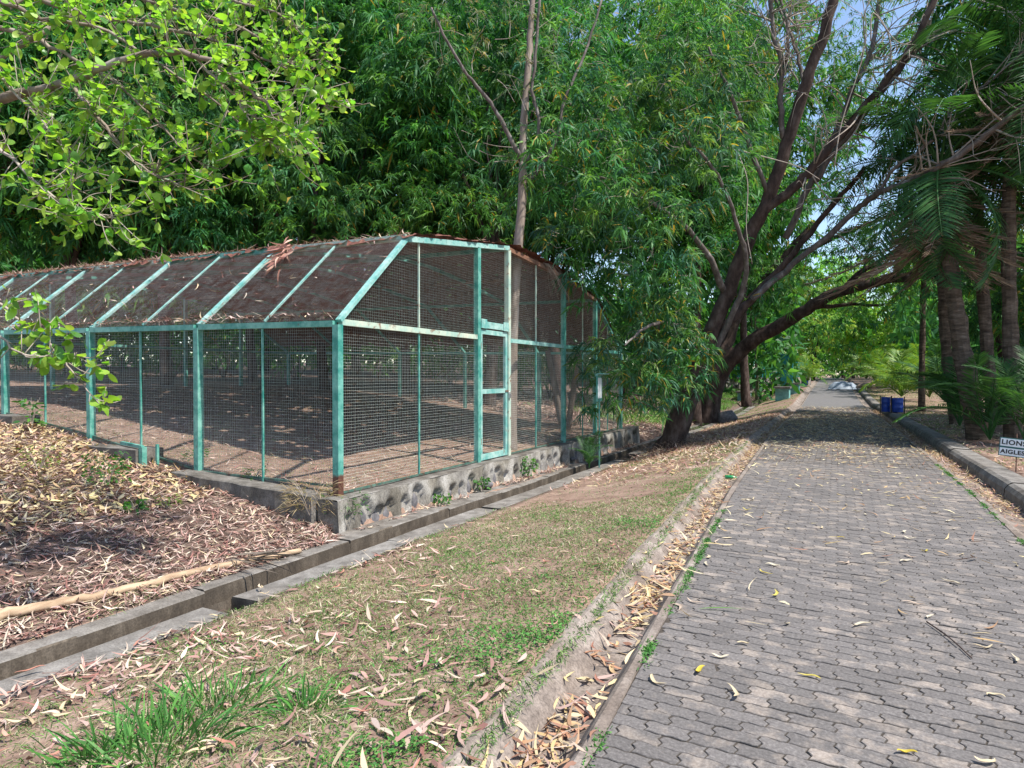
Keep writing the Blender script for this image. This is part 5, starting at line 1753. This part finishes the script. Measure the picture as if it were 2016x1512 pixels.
# big green tufts in the near left corner
for px, py, n, r_, L_, lab in ((290, 1480, 260, .20, .36, 'large tuft of long green grass at the bottom left'), (430, 1390, 200, .2, .28, 'spreading tuft of green grass behind the largest tuft'), (600, 1395, 110, .09, .22, 'narrow upright tuft of green grass right of the larger tufts'), (180, 1500, 90, .1, .26, 'tuft of green grass touching the bottom left picture edge')):
    q = ground_at(px, py)
    x = q[0] + rng.normal(0, r_, n); y = q[1] + rng.normal(0, r_ * .8, n)
    g = Geo()
    dv = nrm(np.stack([(x - q[0]) / r_ * .5 + rng.normal(0, .25, n), (y - q[1]) / r_ * .5 + rng.normal(0, .25, n), np.full(n, 1.0)], 1))
    add_leaves(g, np.stack([x, y, zg(x, y) - .01], 1), dv, L_ * rng.uniform(.5, 1.15, n), .010 * rng.uniform(.6, 1.3, n), rng.normal(0, .12, n), rng.uniform(.15, .75, n), np.clip(GG[rng.integers(0, 4, n)] * (1 + rng.normal(0, .15, (n, 1))), .01, .8), segs=5)
    m2 = n // 2
    x = q[0] + rng.normal(0, r_ * 1.2, m2); y = q[1] + rng.normal(0, r_ * 1.1, m2)
    grass_patch(g, x, y, zg(x, y), L_ * .6 * rng.uniform(.4, 1, m2), .005, GS[:3], .9, .9, 4)
    tag(g.build('grass_tuft', M_grass), lab, 'grass')

# verge grass: dry with greener drifts
g = Geo()
n = 140000
y = 1.6 + rng.random(n) ** 1.5 * 15
f = rng.random(n)
f = f * 1.03
x = (DR(y) + .33) * (1 - f) + (XL(y) - .50) * f
gr = wnoise(x, y, 1.3, 2) * .5 + wnoise(x, y, 4.0, 7) * .25
bare = 1.2 * wnoise(x, y, 1.0, 9) + .6 * wnoise(x, y, 2.7, 3) + np.clip((y - 8.3) / 1.8, 0, 1) * 1.7 - np.clip((f - .72) * 4, 0, .9) - np.where(y > 14, .5, 0) + np.where(f < .12, .5, 0)
keep = rng.random(n) > np.clip(.12 + bare * .55, .03, .98)
x, y, gr, f = x[keep], y[keep], gr[keep], f[keep]
n = len(x)
green = (rng.random(n) < np.clip(.60 + gr * .9 + (f > .8) * .2, .12, .96))
pal = np.where(green[:, None], GG[rng.integers(0, 4, n)] * np.array([1.25, .95, 1.0]), GS[rng.integers(0, 5, n)] * .88)
d = nrm(np.stack([rng.normal(0, .7, n), rng.normal(0, .7, n), np.full(n, .8)], 1))
for sg_, k_ in ((3, y < 5.5), (2, y >= 5.5)):
    n = int(k_.sum())
    add_leaves(g, np.stack([x, y, zg(x, y) - .004], 1)[k_], d[k_], rng.uniform(.03, .10, n) * np.where(green[k_], .8, 1), .0052 * (1 + y[k_] * .07), rng.normal(0, .3, n), rng.uniform(.2, .9, n), np.clip(pal[k_] * (1 + rng.normal(0, .18, (n, 1))), .01, .8), segs=sg_)
tag(g.build('grass', M_grass), None, None, kind='stuff')
# clover-like ground cover at the gutter edge and drain lip
g = Geo()
n = 16000
y = 1.4 + rng.random(n) ** 1.4 * 10
f = np.where(rng.random(n) < .6, 1 - np.abs(rng.normal(0, .10, n)), rng.random(n))
f = np.clip(f, 0, 1.10)
x = (DR(y) + .33) * (1 - f) + (XL(y) - .52) * f
keep = (wnoise(x, y, 2.2, 4) + .25 * wnoise(x, y, 7, 1) > .33)
x, y = x[keep], y[keep]
n = len(x)
d = nrm(np.stack([rng.normal(0, 1, n), rng.normal(0, 1, n), np.abs(rng.normal(.3, .4, n))], 1))
add_leaves(g, np.stack([x, y, zg(x, y) + rng.uniform(.005, .05, n) + np.where(x > XL(y) - .55, .02, 0)], 1), d, rng.uniform(.012, .03, n), rng.uniform(.010, .018, n), 0, .1, np.clip(GG[rng.integers(0, 4, n)] * (1 + rng.normal(0, .2, (n, 1))), .01, .8), side=np.tile([[0, 0, 1.0]], (n, 1)), segs=3)
# little tufts in the joint between paving and gutter
for side_, bx in ((0, XL), (1, XR)):
    for j in range(44):
        yc_ = rng.uniform(1.8, 9) if side_ == 0 else rng.uniform(6, 14)
        n = rng.integers(20, 70)
        y = yc_ + rng.normal(0, .05, n); x = bx(y) + rng.normal(0, .018, n)
        d = nrm(np.stack([rng.normal(0, .8, n), rng.normal(0, .8, n), np.abs(rng.normal(.6, .3, n))], 1))
        add_leaves(g, np.stack([x, y, np.full(n, .004)], 1), d, rng.uniform(.012, .035, n), .009, 0, .2, GG[rng.integers(0, 4, n)], segs=3)
tag(g.build('ground_cover', M_grass), None, None, kind='stuff')
# verge and thicket grass farther on, left of the drain and on the right
g = Geo()
n = 26000
y = rng.uniform(24, 60, n); x = DL(y) - .3 - np.abs(rng.normal(0, 2.6, n))
m2 = n // 2
y[:m2] = rng.uniform(18, 60, m2); x[:m2] = XL(y[:m2]) - .6 - rng.random(m2) * 3.4
keep = (wnoise(x, y, .8, 3) > -.2) & ~((np.arange(n) < m2) & (y < 27) & (wnoise(x, y, .6, 1) < .3))
x, y = x[keep], y[keep]; n = len(x)
tall = x < DL(y) - .2
pal = GG[rng.integers(0, 4, n)] * np.array([1.5, 1.15, 1.0])
d = nrm(np.stack([rng.normal(0, .45, n), rng.normal(0, .45, n), np.ones(n)], 1))
add_leaves(g, np.stack([x, y, zg(x, y) - .01], 1), d, np.where(tall, rng.uniform(.3, .8, n), rng.uniform(.06, .16, n)), np.where(tall, .03, .018), 0, .6, np.clip(pal * (1 + rng.normal(0, .2, (n, 1))), .01, .8), segs=2)
n = 30000
y = 9 + rng.random(n) ** 1.2 * 50; x = XR(y) + .82 + rng.random(n) ** 1.3 * 6
keep = wnoise(x, y, .7, 6) > np.where(y < 22, .15, -.35)
x, y = x[keep], y[keep]; n = len(x)
pal = np.where((rng.random(n) < .5)[:, None], GG[rng.integers(0, 4, n)] * np.array([1.6, 1.1, 1.0]), GS[rng.integers(0, 5, n)])
d = nrm(np.stack([rng.normal(0, .6, n), rng.normal(0, .6, n), np.ones(n)], 1))
add_leaves(g, np.stack([x, y, zg(x, y) - .005], 1), d, rng.uniform(.05, .15, n), .008 + .0004 * y, 0, .6, np.clip(pal * (1 + rng.normal(0, .2, (n, 1))), .01, .8), segs=2)
n = 5000
x = -5.72 - np.abs(rng.normal(0, .35, n)); y = rng.normal(2.6, .9, n)
keep = (wnoise(x, y, 1.6, 12) > -.1) & (x < DL(y) - .17)
x, y = x[keep], y[keep]; n = len(x)
d = nrm(np.stack([rng.normal(.2, .5, n), rng.normal(0, .5, n), np.ones(n)], 1))
add_leaves(g, np.stack([x, y, zg(x, y) - .01], 1), d, rng.uniform(.05, .17, n), .0045, rng.normal(0, .3, n), .7, np.clip(np.where((rng.random(n) < .55)[:, None], GG[rng.integers(0, 4, n)] * np.array([1.5, 1.1, 1]), GS[rng.integers(0, 5, n)]) * (1 + rng.normal(0, .2, (n, 1))), .01, .8), segs=3)
# thin dry grass inside and before the cage
n = 26000
x = rng.uniform(-15, -6.25, n); y = CY + .1 + rng.random(n) ** 1.3 * 12
m2 = 7000
x[:m2] = -5.8 - np.abs(rng.normal(0, 3.2, m2)); y[:m2] = rng.uniform(1.5, CY - .1, m2)
keep = wnoise(x, y, 1.2, 8) > np.where(np.arange(n) < m2, .35, -.25)
x, y = x[keep], y[keep]; n = len(x)
pal = np.where((rng.random(n) < .3)[:, None], GG[rng.integers(0, 4, n)], GS[rng.integers(0, 5, n)])
d = nrm(np.stack([rng.normal(0, .7, n), rng.normal(0, .7, n), np.ones(n)], 1))
add_leaves(g, np.stack([x, y, zg(x, y) - .005], 1), d, rng.uniform(.05, .16, n), .007, 0, .7, np.clip(pal * (1 + rng.normal(0, .2, (n, 1))), .01, .8), segs=2)
tag(g.build('wild_grass', M_grass), None, None, kind='stuff')

# ------------------------------------------------------------------ fallen leaves
g = Geo()
# slope before the cage
n = 34000
y = rng.uniform(1.0, CY - .05, n); x = -5.72 - rng.random(n) ** 1.35 * 14
litter(g, x, y, zg(x, y) + rng.random(n) * .02, .13, tilt=.3)
LP2 = np.array([(.46, .36, .20), (.52, .44, .28), (.40, .27, .15), (.34, .20, .14), (.56, .46, .22)])
n = 5000
y = rng.uniform(3.5, CY - .05, n); x = rng.uniform(-16, -8, n)
litter(g, x, y, zg(x, y) + .02, .13, LP2, tilt=.4, W=.045)
# inside the cage, thinner
n = 9000
x = rng.uniform(-20, -6.3, n); y = CY + .1 + rng.random(n) ** 1.3 * 13
litter(g, x, y, zg(x, y), .13)
# ledge and far slope beyond the cage
n = 2500
y = rng.uniform(6.8, 21, n); x = rng.uniform(-5.92, -5.72, n)
keep = wnoise(x * 3, y, 1.4, 2) > -.1
litter(g, x[keep], y[keep], ZD(y)[keep] + .012, .11)
n = 12000
y = rng.uniform(20.5, 36, n); x = -5.9 - rng.random(n) * 9
litter(g, x, y, zg(x, y) + .01, .19, W=.035)
# near verge and by the road
n = 5200
y = 1.3 + rng.random(n) ** 1.8 * 8; f = rng.random(n) ** 1.35
x = (DR(y) + .30) * (1 - f) + (XL(y) - .5) * f
keep = rng.random(n) < np.clip(.42 + .8 * wnoise(x, y, 1.1, 5) - (y - 2.6) * .16, .03, 1)
litter(g, x[keep], y[keep], zg(x, y)[keep] + .012, .13, tilt=.25, bend=.75, W=.022)
LPY = np.array([(.50, .38, .19), (.44, .30, .15), (.56, .46, .28), (.36, .22, .13), (.30, .16, .11)])
n = 15000
y = rng.uniform(10.5, 30, n); f = rng.random(n)
x = (DR(y) + .4) * (1 - f) + (XL(y) - .5) * f
keep = rng.random(n) < np.clip(.2 + (y - 12) * .12 - np.clip((y - 24) * .2, 0, 1), .05, 1)
litter(g, x[keep], y[keep], zg(x, y)[keep] + .008, .14, np.concatenate([LPY, LCOL]), W=.026)
# gutters
n = 5200
y = 1.6 + rng.random(n) ** 1.25 * 32
off = np.clip(rng.normal(.25, .08, n), .06, .45)
keep = rng.random(n) < np.clip(.40 + .5 * wnoise(y, 0, 2.0, 3) + (y - 5) * .05, .1, 1)
y, off = y[keep], off[keep]
zgut = np.interp(off, [.05, .135, .17, .33, .39, .45, .52], [.0, -.10, -.125, -.12, -.06, 0, .018])
litter(g, XL(y) - off, y, zgut + .006, .13, np.concatenate([LPY, LCOL[2:5]]), tilt=.2, bend=.9, W=.021)
n = 4600
y = 6 + rng.random(n) ** 1.1 * 30
off = np.clip(rng.normal(.27, .10, n), .06, .42)
keep = rng.random(n) < np.clip(.5 + .5 * wnoise(y, 3, 1.7, 1) + (y - 8) * .05, .1, 1)
y, off = y[keep], off[keep]
litter(g, XR(y) + off, y, np.interp(off, [.05, .14, .30, .42], [.01, -.05, -.06, -.055]) + .006, .13, np.concatenate([LPY, LCOL[1:3]]), tilt=.2, bend=.8)
# on the paving, thick under the tree
n = 26000
y = 4 + rng.random(n) * 34; x = XL(y) + rng.random(n) * (XR(y) - XL(y))
dens = np.interp(y, [4, 9, 13, 17, 24, 30, 34], [.015, .05, .18, .6, 1.0, .8, .2])
keep = rng.random(n) < dens * np.clip(.75 + .4 * wnoise(x, y, .9, 3), .2, 1)
litter(g, x[keep], y[keep], np.full(keep.sum(), .002), .14, np.concatenate([LPY, np.array([(.64, .56, .36), (.62, .53, .28), (.60, .50, .34)])]), tilt=.10, bend=.8, W=.019)
# right hand verge
n = 5200
y = rng.uniform(8, 32, n); x = XR(y) + .8 + rng.random(n) * 5
litter(g, x, y, zg(x, y) + .006, .14, np.concatenate([LCOL, LPY]), W=.026)
tag(g.build('leaf_litter', M_litter), None, None, kind='stuff')


# single curled leaves that can be told apart, near the camera
def curl_mesh(ang, L, W, k):
    n_ = 11
    t = np.linspace(0, 1, n_)
    th = (t - .5) * ang
    rad = L / ang
    cx, cy = rad * np.sin(th), rad * (1 - np.cos(th))
    nx, ny = np.sin(th), -np.cos(th)
    w_ = W * np.sin(np.pi * t ** .85) ** .8 * .5
    zc = .006 + .016 * np.abs(2 * t - 1) ** 1.5 * rng.uniform(.2, 1.2) + .004 * np.sin(t * 9 + k)
    V = np.concatenate([np.stack([cx - nx * w_, cy - ny * w_, zc + .45 * w_], 1), np.stack([cx, cy, zc - .15 * w_], 1), np.stack([cx + nx * w_, cy + ny * w_, zc + .5 * w_], 1)])
    i = np.arange(n_ - 1)
    q = np.concatenate([np.stack([a_ * n_ + i, a_ * n_ + i + 1, (a_ + 1) * n_ + i + 1, (a_ + 1) * n_ + i], 1) for a_ in (0, 1)]).ravel()
    return V, q, [4] * (2 * (n_ - 1))


KIND = {'pale': ([(.50, .42, .28), (.54, .48, .36), (.48, .38, .30)], 'pale dry sickle leaf curled on the grey paving', 'pale leaves on the paving'),
        'yellow': ([(.58, .44, .06), (.50, .42, .10)], 'yellow sickle leaf lying on the grey paving', 'yellow leaves on the paving'),
        'gutter': ([(.44, .24, .15), (.52, .36, .20), (.58, .47, .24), (.36, .17, .12)], 'tan or reddish curled leaf lying in the left gutter', 'leaves in the left gutter'),
        'verge': ([(.48, .28, .21), (.56, .44, .27), (.40, .19, .14), (.60, .48, .36)], 'dry curled sickle leaf lying on the near grass verge', 'leaves on the near verge')}
MES = {}
for kk, (cols, lab, grp) in KIND.items():
    MES[kk] = []
    for j in range(8):
        g = Geo()
        g.add(*curl_mesh(rng.uniform(.7, 3.6), rng.uniform(.10, .17), rng.uniform(.016, .026), j), col=tuple(np.array(cols[j % len(cols)]) * rng.uniform(.85, 1.1)))
        o = g.build('fallen_leaf', M_litter, smooth=True)
        MES[kk].append(o.data); bpy.data.objects.remove(o)


def drop(kk, x, y, z, slope=0.0):
    me = MES[kk][rng.integers(0, 8)]
    o = bpy.data.objects.new('fallen_leaf', me); C.objects.link(o)
    s_ = rng.uniform(.75, 1.15)
    o.matrix_basis = Matrix.Translation(Vector((float(x), float(y), float(z) + .002))) @ Matrix.Rotation(slope, 4, 'Y') @ Matrix.Rotation(rng.uniform(0, 6.28), 4, 'Z') @ Matrix.Rotation(rng.normal(0, .10), 4, 'X') @ Matrix.Scale(s_, 4)
    tag(o, KIND[kk][1], 'leaf', KIND[kk][2])


for j in range(60):
    y = 2.0 + rng.random() ** 1.1 * 7.5
    x = float(XL(y)) + .05 + rng.random() ** 1.3 * 2.4
    if x > float(XR(y)) - .05: continue
    drop('pale' if rng.random() < .86 else 'yellow', x, y, .003)
for j in range(100):
    y = 2.0 + rng.random() ** 1.35 * 7
    off = float(np.clip(rng.normal(.26, .08), .08, .48))
    z = float(np.interp(off, [.05, .135, .17, .33, .39, .45, .52], [.0, -.10, -.125, -.12, -.06, 0, .018]))
    drop('gutter', float(XL(y)) - off, y, z + .004)
for j in range(80):
    y = 1.7 + rng.random() ** 1.6 * 6
    f = rng.random() ** 1.1
    x = (float(DR(y)) + .1) * (1 - f) + (float(XL(y)) - .5) * f
    drop('verge', x, y, float(zg(x, y)) + .03)
